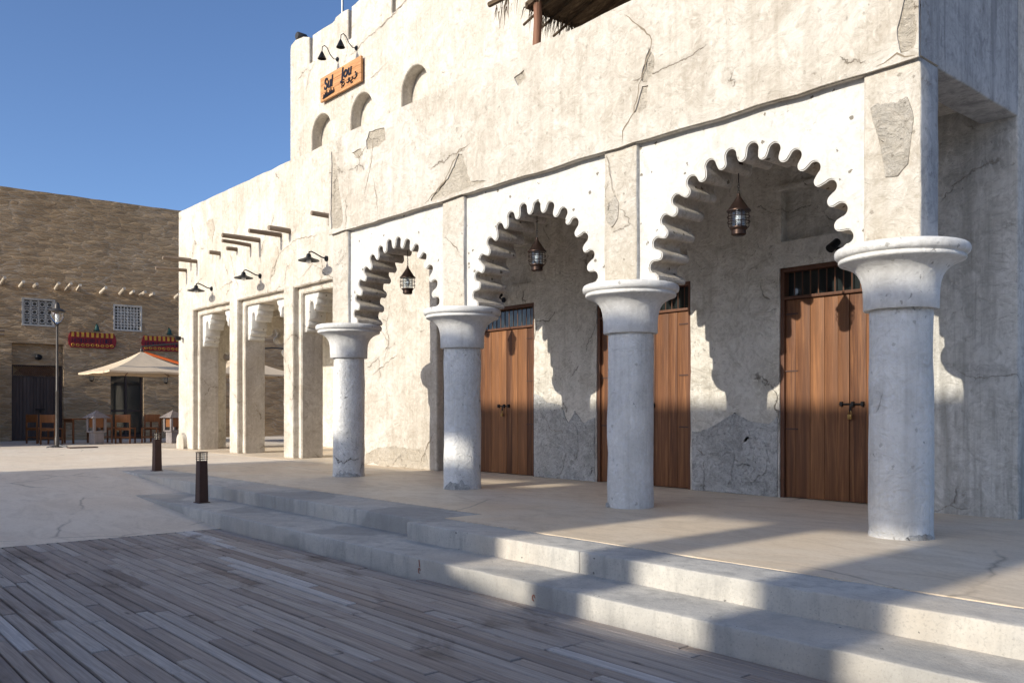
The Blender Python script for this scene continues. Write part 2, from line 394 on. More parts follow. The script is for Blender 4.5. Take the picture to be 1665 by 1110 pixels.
def plain(name, col, rough=.6, metal=0.0, spec=.3, bump=0.0, var=.15, **kw):
    t = NT(name); p = t.pos()
    n = t.noise(p, 9, 5, .6)
    c = t.mix(t.math('MULTIPLY', t.ramp(n, [(.4, 0), (.7, 1)]), var * 3), col, tuple(x * .55 for x in col))
    nm = t.bump(t.noise(p, 45, 4, .6), bump, .008) if bump else None
    return t.fin(c, rough, nm, metal, spec, **kw)
M['black'] = plain('black_metal', (.018, .018, .02), .45, .6)
M['dark'] = plain('dark_void', (.012, .012, .013), .9)
M['copper'] = plain('brown_copper', (.055, .034, .026), .38, .7)
M['rust'] = plain('brown_painted_steel', (.075, .036, .025), .55, .1, .4, .15)
M['lampgrey2'] = plain('screen_shade', (.15, .145, .13), .9)
M['green'] = plain('green_enamel', (.012, .05, .04), .3, 0, .5)
M['greymetal'] = plain('grey_steel', (.28, .28, .28), .4, .8)
M['lampgrey'] = plain('lamp_post_paint', (.075, .068, .062), .45, .5)
M['canvas'] = plain('cream_canvas', (.64, .51, .36), .9, 0, .1, .1, .06)
M['orange'] = plain('orange_canvas', (.30, .062, .015), .85, 0, .1)
M['maroon'] = plain('maroon_paint', (.27, .022, .026), .55)
M['yellow'] = plain('ochre_paint', (.56, .30, .045), .55)
M['purple'] = plain('dark_purple_paint', (.035, .012, .035), .5)
M['letter'] = plain('black_letter', (.012, .013, .02), .4)
M['brass'] = plain('brass', (.42, .26, .09), .35, .9)
M['jali'] = plain('grey_jali', (.46, .43, .375), .85, 0, .15, .3)
M['jaliw'] = plain('white_jali', (.55, .515, .45), .85, 0, .15, .3)
M['thatch'] = wood('palm_thatch', (.05, .03, .017), (.09, .058, .033), (.15, .105, .062), axis=0, rough=.9, rnd=False)
M['stone'] = concrete('lilac_stone', (.30, .265, .26), (.22, .195, .19), .3)
M['crack'] = plain('crack_shade', (.25, .20, .145), .95, 0, .05)  # brown painted for the shade down inside a crack
M['red_mark'] = plain('red_marker', (.42, .20, .15), .9)
M['base'] = plain('gap_shade_base', (.02, .018, .017), .95)  # near-black colour stands in for the shade seen between deck boards

def glassy(name, col, rough=.03, trans=1.0):
    t = NT(name); return t.fin(col, rough, None, 0, .5, Transmission_Weight=trans, IOR=1.45)
M['glass'] = glassy('lantern_glass', (.86, .90, .92))
t = NT('window_glass'); M['pane'] = t.fin((.02, .025, .025), .04, None, 0, .6)
t = NT('lamp_white'); M['bulb'] = t.fin((.8, .8, .78), .3, None, 0, .5)

def mudwall():
    t = NT('brown_mud_wall'); p = t.pos()
    st = t.noise(t.pos((1.7, 1.7, 15)), 1.0, 7, .68, 1.2); a = t.noise(p, .45, 6, .6, .5); f = t.noise(t.pos((5, 5, 24)), 2.0, 6, .65, .6)
    ms = t.ramp(t.noise(p, .6, 4, .6, .4), [(.42, .15), (.62, 1)])
    col = t.mix(t.ramp(a, [(.38, 0), (.64, 1)]), (.46, .31, .17), (.52, .365, .215))
    col = t.mix(t.math('MULTIPLY', t.math('MULTIPLY', t.ramp(st, [(.56, 0), (.66, 1)]), ms), .8), col, (.60, .50, .385))
    col = t.mix(t.math('MULTIPLY', t.ramp(st, [(.34, 1), (.44, 0)]), .5), col, (.30, .20, .115))
    col = t.mix(t.math('MULTIPLY', t.ramp(f, [(.5, 0), (.70, 1)]), .5), col, (.33, .22, .13))
    wv = t.n('ShaderNodeTexNoise', None, Vector=p, Scale=3.0, Detail=5.0).outputs[1]
    pd = t.n('ShaderNodeMapping', None, Vector=t.n('ShaderNodeMixRGB', None, _0=.10, _1=p, _2=wv).outputs[0], Scale=(2.6, 2.6, 11)).outputs[0]
    vc = t.n('ShaderNodeTexVoronoi', None, Vector=pd, Scale=1.0); ve = t.n('ShaderNodeTexVoronoi', {'feature': 'DISTANCE_TO_EDGE'}, Vector=pd, Scale=1.0)
    sv = t.n('ShaderNodeSeparateColor', None, Color=vc.outputs['Color']).outputs[0]
    col = t.mix(t.math('MULTIPLY', t.ramp(sv, [(.2, 1), (.6, 0)]), .45), col, (.27, .18, .10))
    jt = t.math('MULTIPLY', t.ramp(ve.outputs['Distance'], [(0, 1), (.10, 0)]), ms)
    col = t.mix(t.math('MULTIPLY', jt, .45), col, (.58, .49, .38))
    hh = t.math('ADD', t.math('ADD', st, t.math('MULTIPLY', f, .7)), t.math('MULTIPLY', t.ramp(ve.outputs['Distance'], [(0, 0), (.2, 1)]), .6))
    return t.fin(col, .95, t.bump(hh, .9, .05), spec=.1)
M['mud'] = mudwall()

# ================================================================== SETTING: ground, plaza, deck, steps
DX = -9.5                                            # where the timber deck meets the plaza
def plaza_z(x): return -.31 + min(max((DX - x) / 5.65, 0), 1) * .31
g = MB(); xs = [-1500, -80, -40, -20, DX - 5.65] + [DX - 5.65 + 5.65 * i / 8 for i in range(1, 9)]; ys = [-1500, -60, -20, 0, 3, 5.2, 9, 30, 80, 1500]
for i in range(len(xs) - 1):
    for j in range(len(ys) - 1):
        sh = lambda x, y: x + (.03 * (min(max(y, 0), 5) - 2) if x == DX else 0)
        g.quad(*[(sh(x, y), y, plaza_z(x)) for (x, y) in ((xs[i], ys[j]), (xs[i+1], ys[j]), (xs[i+1], ys[j+1]), (xs[i], ys[j+1]))])
bmw = g.build('plaza', M['plaza']); struct(bmw)
g = MB(); g.box(DX - .08, 12.2, -14.6, 13.5, -.60, -.352); o = g.build('ground', M['base']); struct(o)
g = MB(); g.quad((DX + .01, -1500, -.362), (1500, -1500, -.362), (1500, 1500, -.362), (DX + .01, 1500, -.362)); o = g.build('sandy_ground', M['plaza']); struct(o)

# timber deck: 95 mm boards with real gaps, laid very nearly along the steps
deck = bpy.data.objects.new('timber_deck', None); C.objects.link(deck); deck['kind'] = 'structure'
deck['label'] = 'weathered grey brown timber deck in front of the steps'
DECK_ROT = -R(0.6); BASE[deck.name] = Vector((0, 0, 0))
def board_mesh(L, wdt, h=.024):
    b = MB(); e = .004
    x0, x1, y0, y1 = -L/2, L/2, -wdt/2, wdt/2
    n = len(b.v)
    for z, k in ((-h, 0), (-e, 0), (0, e)):
        b.v += [Vector((x0+k, y0+k, z)), Vector((x1-k, y0+k, z)), Vector((x1-k, y1-k, z)), Vector((x0+k, y1-k, z))]
    b.f += [(3,2,1,0), (8,9,10,11)]
    for q in (0, 4):
        for i in range(4): b.f.append((q+i, q+(i+1)%4, q+4+(i+1)%4, q+4+i))
    return b
PITCH = .0955; BW = .0855
screws = MB(); rest = MB(); nb = 0
rr = random.Random(5)
lens = [.9, 1.15, 1.4, 1.7, 2.0]; protos = {}
for row in range(-148, 41):
    yr = row * PITCH + .012 + .04
    x = DX + .02 + .03 * (yr - 2) - 0.01; first = True
    while x < 12:
        L = rr.choice(lens) if not first else rr.uniform(.5, 2.2)
        cx = x + L / 2; yy = yr - math.tan(-DECK_ROT) * (cx) * 1.0
        if yy + BW * .5 > 3.975:
            x += L + .008; first = False; continue
        bw = BW + rr.choice((-.010, -.006, -.001, .001, .002, .003, .003)); dz = rr.gauss(0, .0022); tilt = rr.gauss(0, .006); roll = rr.gauss(0, .014)
        seen = .74 < yy < 4.0 and x < -1.2 and not (yy < 1.1 and x > -3.8)
        if seen and nb < 296:
            key = (round(L, 3), round(bw, 4))
            if key not in protos: protos[key] = board_mesh(L, bw).build('plank', M['deck'], deck, smooth=False); o = protos[key]
            else: o = bpy.data.objects.new('plank', protos[key].data); C.objects.link(o); o.parent = deck
            o.location = (cx, yy, -.31 + dz); o.rotation_euler = (roll * .4, tilt * .12, DECK_ROT)
            nb += 1
            for ex in (x + .05, x + L - .05):
                for ey in (-.026, .026):
                    screws.lathe(ex, yy + ey - math.tan(-DECK_ROT) * (ex - cx), [(.0048, -.3098 + dz), (.0044, -.3088 + dz)], 6)
        else:
            b = board_mesh(L, BW); n0 = len(rest.v); rm = Matrix.Rotation(DECK_ROT, 3, 'Z')
            rest.v += [rm @ v + Vector((cx, yy, -.31 + dz)) for v in b.v]; rest.f += [tuple(n0 + i for i in f) for f in b.f]
        x += L + .008; first = False
o = rest.build('planks_beyond', M['deck'], deck, smooth=False); stuff(o)
o = screws.build('screw_heads', M['greymetal'], deck, smooth=False); stuff(o)

# steps of cast concrete in blocks
steps = bpy.data.objects.new('steps', None); C.objects.link(steps); steps['kind'] = 'structure'
steps['label'] = 'two long pale concrete steps up to the arcade'; BASE[steps.name] = Vector((0, 0, 0))
def block(x0, x1, y0, y1, z0, z1, mat='step'):
    return MB().rbox(x0 + .0015, x1 - .0015, y0, y1, z0, z1, .012, .055, .0042, 4.6).build('step_block', M[mat], steps)
for a, b, y1_ in ((-12.9, -6.6, 4.80), (-6.605, 6.0, 4.62)): block(a, b, 3.95, y1_, -.42, -.155)
for a, b in ((-15.6, -9.52), (-9.52, -6.52)): block(a, b, 4.63, 5.32, -.36, 0)
for a, b in ((-6.52, -4.36), (-4.36, 6)): block(a, b, 4.44, 4.86, -.36, 0)
# porch floor
pf = MB(); pf.prism([(-15.6, 5.323), (-6.518, 5.323), (-6.518, 4.863), (6, 4.863), (6, 13), (-24.6, 13), (-24.6, 8.2), (-15.6, 8.2)], -.3, .003, 'z')
struct(pf.build('porch_floor', M['floor'], smooth=False))
# thin pale joint between border and floor
# ================================================================== THE PLASTER BUILDING
B = thing('plaster_building', 'long cream plaster building with scalloped white arches, fat columns and teak doors', 'building', (-11, 8.6, 0))
COLX = [-11.675, -8.86, -6.02, -3.195]
PF, PB = 6.73, 7.05
# columns
def column(x, y=6.89):
    prof = [(.243, -.03), (.243, .0), (.239, .05)] + [(.238 - .004 * i / 10, .05 + 1.70 * i / 10) for i in range(1, 11)] + [(.232, 1.80), (.2, 1.83)]
    sh = MB().lathe(x, y, prof, 64, .011, ns=2.9).build('column', M['column'], B, angle=60)
    cp = [(.22, 1.80), (.272, 1.792), (.279, 1.80), (.280, 1.90), (.284, 1.96), (.292, 2.01), (.306, 2.055), (.328, 2.092), (.36, 2.122), (.40, 2.145), (.435, 2.160),
          (.458, 2.168), (.466, 2.174), (.470, 2.184), (.468, 2.196), (.461, 2.201), (.463, 2.207), (.480, 2.213), (.493, 2.226), (.498, 2.245), (.497, 2.266), (.490, 2.280), (.476, 2.289), (.44, 2.293), (.2, 2.293)]
    c = MB().lathe(x, y, cp, 72, .0035, ns=2.4).build('capital', M['capital'], sh, angle=50)
    return sh
for x in COLX:
    sh_ = column(x)
    # cement repair round the foot, with a ragged top edge, facing the square
    m = MB(); n = 26; a0_, a1_ = {0: (-1.5, .2), 1: (-1.75, -.25), 2: (-2.6, -1.9), 3: (-1.0, .1)}[COLX.index(x)]
    hh_ = {0: .05, 1: .09, 2: .03, 3: .035}[COLX.index(x)]
    for i in range(n + 1):
        a_ = a0_ + (a1_ - a0_) * i / n; e_ = max(0, math.sin(math.pi * i / n)) ** .6
        hz_ = .012 + hh_ * e_ * (1 + .8 * noise.noise(Vector((a_ * 5, x, 2))) + .3 * noise.noise(Vector((a_ * 17, x, 5))))
        for r_, z_ in ((.257, -.01), (.256, hz_ * .8), (.250, hz_), (.235, hz_ + .004)): m.v.append(Vector((x + r_ * math.cos(a_), 6.89 + r_ * math.sin(a_), z_)))
    for i in range(n):
        for k in range(3): m.f.append((i*4+k, (i+1)*4+k, (i+1)*4+k+1, i*4+k+1))
    m.build('foot_repair', M['cement'], sh_)
# piers above the capitals
PX = [(-11.90, -11.43), (-9.075, -8.625), (-6.245, -5.80), (-3.425, -2.966)]
for a, b in PX:
    MB().rbox(a, b, PF, PB, 2.286, 3.70, .022, .12, .009, 2.4).build('pier', M['plaster_pier'], B)
# the band of wall above the arches, with its parapet
def wavy(pts): return pts
top = [(-11.92 + i * .3, 5.12 + .035 * noise.noise(Vector((i * .31, 3, 0))) + .012 * noise.noise(Vector((i * 1.7, 9, 0)))) for i in range(0, 31)]
low = resample([(-2.963, 3.685), (-11.92, 3.685)], .2, .016, 4, False)
ow = [(-2.963, 5.12)] + low[:]
poly = [(x, z) for x, z in top if x < -2.99] + [(-2.963, 5.10)] + low
core = [(x, z) for x, z in poly]
bw = MB().prism(core, 6.704, 7.06, 'y').build('upper_wall', M['plaster'], B, bevel=.02)
PEELS = [
 [(-9.27,3.73),(-9.12,3.86),(-8.9,3.94),(-8.81,4.05),(-8.68,4.21),(-8.6,4.19),(-8.53,4.04),(-8.5,3.93),(-8.43,3.82),(-8.30,3.80),(-8.13,3.76),(-8.35,3.735),(-8.62,3.73),(-8.8,3.745),(-9.0,3.73)],
 [(-5.60,4.58),(-5.53,4.44),(-5.56,4.31),(-5.64,4.24),(-5.70,4.28),(-5.66,4.43)],
 [(-5.80,3.98),(-5.69,4.22),(-5.61,4.21),(-5.64,3.99),(-5.72,3.96)],
 [(-11.85,4.95),(-11.72,4.80),(-11.60,4.3),(-11.50,3.85),(-11.56,3.76),(-11.85,3.76)],
 [(-10.85,4.88),(-10.77,4.99),(-10.37,4.95),(-10.32,4.76),(-10.53,4.71),(-10.82,4.75)],
 [(-11.25,4.80),(-11.05,4.66),(-10.92,4.70),(-11.0,4.80)],
 [(-3.10,3.75),(-3.13,3.95),(-3.07,4.3),(-3.11,4.7),(-3.06,5.03),(-3.0,5.03),(-2.995,4.4),(-3.0,3.76)],
 [(-7.62,4.86),(-7.45,4.90),(-7.40,4.80),(-7.55,4.74)],
 [(-4.35,4.98),(-4.1,5.0),(-4.05,4.90),(-4.25,4.88)],
]
PEELS = [resample(q, .035, .03, i * 3.1) for i, q in enumerate(PEELS)]
skin = MB().prism([poly] + PEELS, 6.685, 6.7045, 'y').build('upper_wall', M['plaster'], B, smooth=False)
for q in PEELS:
    cx_ = sum(p[0] for p in q) / len(q); cz_ = sum(p[1] for p in q) / len(q)
    MB().prism([(cx_ + (u - cx_) * 1.06, cz_ + (v - cz_) * 1.03) for u, v in q], 6.7005, 6.72, 'y').build('peeled_patch', M['peel'], B, smooth=False)
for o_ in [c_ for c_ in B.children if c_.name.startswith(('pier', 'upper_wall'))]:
    o_.data.materials.append(M['plaster_shade'])
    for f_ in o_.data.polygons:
        if f_.normal.x > .8: f_.material_index = 1  # sunless faces take the copy with shade in its colour
# side beam, end wall, porch ceiling
MB().rbox(-3.30, -2.970, 7.03, 8.80, 3.69, 5.10, .018, .16, .008).build('side_beam', M['plaster_shade'], B)
MB().rbox(-3.935, -2.968, 8.73, 13.0, -.02, 5.10, .02, .2, .010).build('end_wall', M['end'], B)
MB().box(-11.9, -3.0, 7.02, 9.3, 3.86, 4.12).build('porch_ceiling', M['plaster_in'], B, smooth=False)
# scalloped arch panels
def arch_outline(cx, cz, r_in, r_out, rad_n, rad_t, n, th0):
    rj = random.Random(int(abs(cx) * 100)); R_ = rj.uniform
    """from the left foot over the crown to the right foot: n notches and n+1 teeth, all round ended"""
    dth = (math.pi - 2 * th0) / (n - 1)
    pts = []
    def arc(rc, th, rad, a0, a1, k, sgn):
        c = Vector((cx + rc * math.cos(th), cz + rc * math.sin(th)))
        for i in range(k + 1):
            a = a0 + (a1 - a0) * i / k
            u = Vector((math.cos(th), math.sin(th))) * sgn; v = Vector((math.sin(th), -math.cos(th)))   # v: direction of travel (clockwise)
            p = c + u * rad * math.cos(a) + v * rad * math.sin(a); pts.append((p.x, p.y))
    for k in range(n):
        th = math.pi - th0 - k * dth
        if k > 0: arc(r_in + R_(-.008, .008), th + dth / 2 + R_(-.006, .006), rad_t * R_(.93, 1.03), -1.35, 1.35, 8, -1)
        arc(r_out + R_(-.007, .007), th + R_(-.005, .005), rad_n * R_(.93, 1.04), -1.75, 1.75, 12, 1)
    return pts
def arch_panel(a, b, cx):
    cz = 2.335
    o = arch_outline(cx, cz, .975, 1.012, .058, .052, 14, R(5.4))
    zt, zb = 3.72, 2.284
    l0 = cx - .955; r0 = cx + .955
    poly = [(a, zb), (a, zt), (b, zt), (b, zb), (r0, zb), (r0 + .0, zb + .045)] + list(reversed(o)) + [(l0, zb + .045), (l0, zb)]
    o_ = MB().prism(poly, 6.782, 7.22, 'y', .004).build('arch_panel', M['panel'], B, bevel=.010, seg=2, angle=32)
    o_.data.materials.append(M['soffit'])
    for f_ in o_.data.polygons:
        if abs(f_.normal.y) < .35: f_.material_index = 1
    return o_
arch_panel(-11.55, -8.95, -10.285); arch_panel(-8.75, -6.12, -7.452); arch_panel(-5.92, -3.33, -4.607)

# the wall behind the porch, with doors
DOORS = [(-11.33, -9.71), (-8.42, -6.80), (-5.54, -3.96)]
ZD = 2.63
def jag(a, b, seed): return resample([a, b], .12, .010, seed, False)
outer = [(-11.70, 3.9), (-11.70, 0)]
for k, (a, b) in enumerate(DOORS):
    outer += [(a, 0)] + jag((a, .02), (a, ZD), k)[0:] + [(b, ZD)] + jag((b, ZD - .02), (b, 0), k + 5)
outer += [(-3.93, 0), (-3.93, 3.9)]
holes = [[(a + .02, 2.93), (b - .05, 2.93), (b - .05, 3.52), (a + .02, 3.52)] for a, b in DOORS]
MB().prism([outer] + holes, 8.92, 9.04, 'y').build('porch_wall', M['plaster_in'], B, smooth=False)
for (a, b) in DOORS:
    MB().rbox(a - .03, b - .01, 8.84, 9.0, 3.50, 3.565, .012, .15, .004).build('cornice', M['plaster_in'], B)
bk = MB()
bk.box(-11.7, -3.93, 9.04, 9.3, 2.64, 3.9)
bk.build('wall_backing', M['plaster_in'], B, smooth=False)
MB().box(-11.7, -3.93, 9.32, 9.5, 0, 3.9).build('room_wall', M['dark'], B, smooth=False)
# doors: frame, two leaves of planks, barred transom, hinges, bolt and padlock
def door(a, b, seed, lock=True):
    rd = random.Random(seed); y = 8.965; zl = 2.265
    f = MB(); fw = .05
    f.rbox(a, a + fw, y - .03, y + .09, 0, ZD, .004, .5, .001); f.rbox(b - fw, b, y - .03, y + .09, 0, ZD, .004, .5, .001)
    f.rbox(a + fw - .002, b - fw + .002, y - .028, y + .09, ZD - .05, ZD, .004, .5, .001)
    f.rbox(a + fw - .002, b - fw + .002, y - .036, y + .085, zl, zl + .035, .004, .5, .001)
    d = f.build('door', M['doordark'], B)
    x = a + fw + .004; w0 = b - a - 2 * fw; edges = [0]
    ws = [rd.uniform(.75, 1.35) for _ in range(9)]; tot = sum(ws)
    for i, wd in enumerate(ws):
        ww = wd / tot * (w0 - .008); gap = .003 if i != 4 else .006
        p = MB().rbox(x, x + ww - gap, y + rd.uniform(-.003, .003), y + .04, .012, zl - .004, .003, .6, .0006)
        p.build('plank', M['door'], d); x += ww
    tb = y + .03
    for i in range(1, 15):
        bx = a + fw + w0 * i / 15
        MB().tube([(bx, tb, zl + .03), (bx, tb, ZD - .045)], .007, 6).build('transom_bar', M['doordark'], d)
    MB().box(a + fw, b - fw, y + .075, y + .082, zl + .03, ZD - .04).build('transom_pane', M['pane'], d, smooth=False)
    for z in (.79, 1.45, 2.10):
        for sx in (1, -1):
            x0 = a + fw * .4 if sx > 0 else b - fw * .4
            h = MB().box(min(x0, x0 + sx*.19), max(x0, x0 + sx*.19), y - .010, y - .003, z - .008, z + .008)
            h.lathe(x0, y - .012, [(.007, z - .035), (.007, z + .035)], 8); h.build('hinge', M['rust'], d)
    cx = (a + b) / 2 + .06
    bl = MB().tube([(cx - .13, y - .024, 1.07), (cx + .15, y - .024, 1.07)], .0075, 8)
    for ox in (-.11, .02, .13): bl.box(cx + ox - .014, cx + ox + .014, y - .034, y - .001, 1.045, 1.095)
    bl.build('bolt', M['black'], d)
    if lock:
        hp = MB().tube([(cx + .0, y - .03, 1.06), (cx + .0, y - .036, 1.02), (cx + .0, y - .034, .985)], .011, 8)
        hp.build('hasp', M['black'], d)
        pl = MB().rbox(cx - .025, cx + .022, y - .052, y - .026, .905, .958, .005, .1, 0)
        pl.tube([(cx - .016, y - .039, .957), (cx - .016, y - .039, .985), (cx - .008, y - .039, .998), (cx + .005, y - .039, .998), (cx + .013, y - .039, .985), (cx + .013, y - .039, .957)], .004, 6)
        pl.build('padlock', M['brass'], d)
    return d
door(*DOORS[0], 3); door(*DOORS[1], 8); door(*DOORS[2], 21)

# the wing: nested frames round three tall openings
WL, WY = -23.2, 8.55
OP = [(-22.20, -19.95), (-19.50, -17.17), (-16.73, -14.25)]
ZO, ZI = 3.565, 3.43
def wing_layer(ins, zt, y0, y1, name, x0, x1, ztop, seed):
    poly = [(x0, ztop), (x0, 0)]
    for a, b in OP:
        poly += resample([(a + ins, 0), (a + ins, zt), (b - ins, zt), (b - ins, 0)], .14, .013, seed + a, False)
    poly += [(x1, 0)]
    tp = resample([(x1, ztop), (x0, ztop)], .35, .022, seed + 3, False)
    poly += tp[:-1]
    return MB().prism(poly, y0, y1, 'y', .003).build(name, M['plaster'], B, bevel=.016)
wing_layer(0, ZO, WY, WY + .125, 'wing_wall', WL, -11.665, 6.24, 1)
wing_layer(.135, ZI, WY + .122, WY + .62, 'wing_inner_wall', WL + .01, -11.67, 6.0, 2)
# scalloped brackets in the corners of the openings
def bracket(x, sgn):
    L = [(0, 0), (.075, .0), (.10, .05), (.085, .09), (.13, .10), (.165, .16), (.15, .22), (.19, .24), (.205, .30)]
    for i in range(11):
        a = math.pi - math.pi * i / 10
        L.append((.285 + .082 * math.cos(a), .52 + .10 * math.sin(a)))
    L += [(.385, .44), (.41, .40), (.44, .44), (.455, .52), (.50, .535), (.525, .60), (.51, .66), (.56, .68), (.585, .75), (.60, .80), (0, .80)]
    pts = [(x + sgn * u, ZI - .80 + v + .005) for u, v in L]
    MB().prism(pts, WY + .20, WY + .58, 'y').build('bracket', M['panel'], B, bevel=.006, seg=1, angle=50)
for a, b in OP: bracket(a + .13, 1); bracket(b - .13, -1)
# portico behind the openings: back wall, ceiling, lobed end arch
MB().rbox(WL, -14.0, 11.8, 12.3, 0, 4.2, .01, .6, .01).build('portico_back_wall', M['plaster_in'], B)
MB().box(WL + .02, -11.8, 9.15, 12.0, 3.78, 4.05).build('portico_ceiling', M['plaster_in'], B, smooth=False)
MB().box(-14.1, -11.8, 9.16, 12.3, 0, 3.8).build('room_block', M['plaster_in'], B, smooth=False)
oa = arch_outline(10.74, 2.30, .92, .99, .14, .12, 7, R(8))
poly = [(9.15, 0), (9.15, 4.1), (11.86, 4.1), (11.86, 0), (11.80, 0), (11.80, 2.27)] + list(reversed(oa)) + [(9.70, 2.27), (9.70, 0)]
MB().prism(poly, WL, WL + .35, 'x').build('end_arch_wall', M['plaster_in'], B, bevel=.008, seg=1)
for yy in (9.9, 11.1):
    MB().box(WL + .3, -14.1, yy - .06, yy + .06, 3.62, 3.80).build('ceiling_beam', M['plaster_in'], B, smooth=False)
MB().box(WL + .02, -11.7, 9.1, 12.3, 5.75, 5.9).build('wing_roof', M['plaster'], B, smooth=False)
MB().box(WL + .02, WL + .3, 9.1, 12.3, 4.05, 6.2).build('wing_side_wall', M['plaster'], B, smooth=False)
# little arched buttress at the corner foot
bt = [(-23.12, -.02), (-23.12, .22)] + [(-22.86 + .26 * math.cos(math.pi - math.pi * i / 12), .22 + .20 * math.sin(math.pi * i / 12)) for i in range(1, 12)] + [(-22.60, .22), (-22.60, -.02)]
MB().prism(bt, 8.46, 8.56, 'y').build('corner_buttress', M['plaster'], B, bevel=.015)
MB().prism([(-22.86 + u * .7, max(-.02, v * .85)) for u, v in [(x + 22.98, z) for x, z in bt]], 8.452, 8.47, 'y').build('buttress_panel', M['peel'], B, smooth=False)

# upper storey, set back on a ledge, with three blind niches and parapet slots
def arcpts(cx, r, z0, zc): return [(cx - r, z0)] + [(cx + r * math.cos(math.pi - math.pi * i / 18), zc + r * math.sin(math.pi * i / 18)) for i in range(0, 19)] + [(cx + r, z0)]
UX0, UX1 = -16.96, -3.0
poly = [(UX0, 4.2)]
for cx in (-15.64, -14.12, -12.40): poly += arcpts(cx, .385, 4.2, 6.535)
poly += [(UX1, 4.2), (UX1, 8.9)]
rt = [(-12.4, 8.86), (-13.0, 8.80)]
def slot(x, zl, zt): return [(x + .065, zt), (x + .06, zl), (x - .06, zl), (x - .065, zt)]
rt += slot(-13.04, 8.05, 8.78) + [(-13.6, 8.76), (-14.1, 8.70), (-14.35, 8.66)] + slot(-14.54, 8.06, 8.65) + [(-14.8, 8.67), (-15.06, 8.65), (-15.12, 8.60), (-15.2, 8.585), (-15.6, 8.60)] + slot(-16.06, 8.06, 8.60) + [(-16.4, 8.70), (-16.74, 8.74), (-16.93, 8.69), (-16.965, 8.60)]
poly += resample([(UX1, 8.9), (-12.4, 8.86)], .4, .03, 5, False)[1:-1] + rt
MB().prism(poly, 8.60, 8.83, 'y', .003).build('upper_storey_wall', M['plaster'], B, bevel=.014)
MB().box(UX0 + .01, UX1, 8.825, 9.1, 4.2, 8.52).build('niche_backing', M['plaster'], B, smooth=False)
MB().box(UX0 + .01, UX0 + .3, 9.08, 13, 5.9, 8.5).build('upper_side_wall', M['plaster'], B, smooth=False)
MB().box(UX0 + .02, UX1, 9.1, 13, 8.0, 8.2).build('upper_roof', M['plaster'], B, smooth=False)

# timber roof poles through the wing wall
for (x, L, z, r) in ((-17.29, .72, 4.74, .05), (-18.33, .86, 4.78, .055), (-18.80, .66, 4.735, .045), (-19.53, .25, 4.74, .05), (-20.50, .26, 4.78, .05), (-21.95, .85, 4.77, .05),
                     (-22.65, .78, 4.63, .045), (-22.35, .62, 4.86, .05), (-16.89, .47, 4.76, .06), (-14.55, .75, 4.62, .05)):
    dz = random.uniform(-.03, .03)
    MB().tube([(x, WY + .03, z), (x + .01, WY - L * .5, z + dz * .5), (x, WY - L, z + dz)], [r, r * .96, r * .88], 10, .006).build('roof_pole', M['pole'], B)

# peeled patches (thin slabs with torn outlines) and open cracks on the front
def torn(cx, cz, w, h, seed, n=34, pw=1.0):
    out = []
    for i in range(n):
        a = 2 * math.pi * i / n
        k = 1 + .30 * noise.noise(Vector((math.cos(a) * 1.6 + seed, math.sin(a) * 1.6, seed))) + .14 * noise.noise(Vector((math.cos(a) * 5 + seed, math.sin(a) * 5, 2)))
        out.append((cx + w / 2 * math.copysign(abs(math.cos(a)) ** pw, math.cos(a)) * k, cz + h / 2 * math.copysign(abs(math.sin(a)) ** pw, math.sin(a)) * k))
    return out
def patch(poly, y, th, mat='peel'):
    poly = resample(poly, .03, .03, poly[0][0])
    return MB().prism(poly, y - th, y + .03, 'y').build('peeled_patch', M[mat], B, bevel=.003, seg=1)
def crack(pts, y, w=.008):
    """a jagged open crack: a thin ragged sliver, coloured dark for the shade in its depth"""
    full = []
    for i in range(len(pts) - 1):
        a = Vector(pts[i]); b = Vector(pts[i+1]); k = max(2, int((b - a).length / .05))
        for j in range(k):
            p = a.lerp(b, j / k); full.append(p + Vector((noise.noise(Vector((p.x*13, p.y*13, 1))), noise.noise(Vector((p.x*13, p.y*13, 7))))) * .035)
    full.append(Vector(pts[-1])); m = MB(); n = len(full); L = []; Rr = []
    for i, p in enumerate(full):
        t = (full[min(i+1, n-1)] - full[max(i-1, 0)]).normalized(); nn = Vector((-t.y, t.x))
        ww = w * (.25 + .9 * abs(noise.noise(Vector((p.x*7, p.y*7, 3))))) * min(1, min(i, n-1-i) / 3 + .15)
        L.append(p + nn * ww); Rr.append(p - nn * ww)
    for i in range(n - 1):
        m.quad((L[i].x, y, L[i].y), (L[i+1].x, y, L[i+1].y), (Rr[i+1].x, y, Rr[i+1].y), (Rr[i].x, y, Rr[i].y))
    return m.build('crack', M['crack'], B, smooth=False)
FW = 6.685
crack([(-9.41,3.71),(-9.0,3.90),(-8.81,4.09),(-8.66,4.24),(-8.43,4.29)], FW - .002, .018)
crack([(-5.97,3.70),(-5.95,3.83),(-5.8,3.98),(-5.7,4.29),(-5.6,4.53),(-5.56,4.64),(-5.7,4.81),(-5.92,5.01)], FW - .002, .016)
patch(resample([(-3.36,3.40),(-3.30,3.43),(-3.24,3.41),(-3.14,3.39),(-3.07,3.42),(-3.02,3.25),(-3.04,3.07),(-3.06,2.90),(-3.14,2.82),(-3.24,2.83),(-3.27,3.02),(-3.31,3.2)], .04, .012, 3), PF, .013, 'peel2')
patch(resample([(-6.21,3.13),(-6.09,3.22),(-6.03,3.13),(-6.05,2.97),(-6.13,2.89),(-6.20,2.97)], .04, .012, 6), PF, .013, 'peel2')
crack([(-6.2,3.66),(-6.15,3.45),(-6.10,3.24)], PF - .012, .012)
crack([(-10.9,4.12),(-10.77,4.37),(-10.69,4.57),(-10.67,4.87)], FW - .002, .013)
crack([(-10.65,4.34),(-10.60,4.1),(-10.53,3.80)], FW - .002, .010)
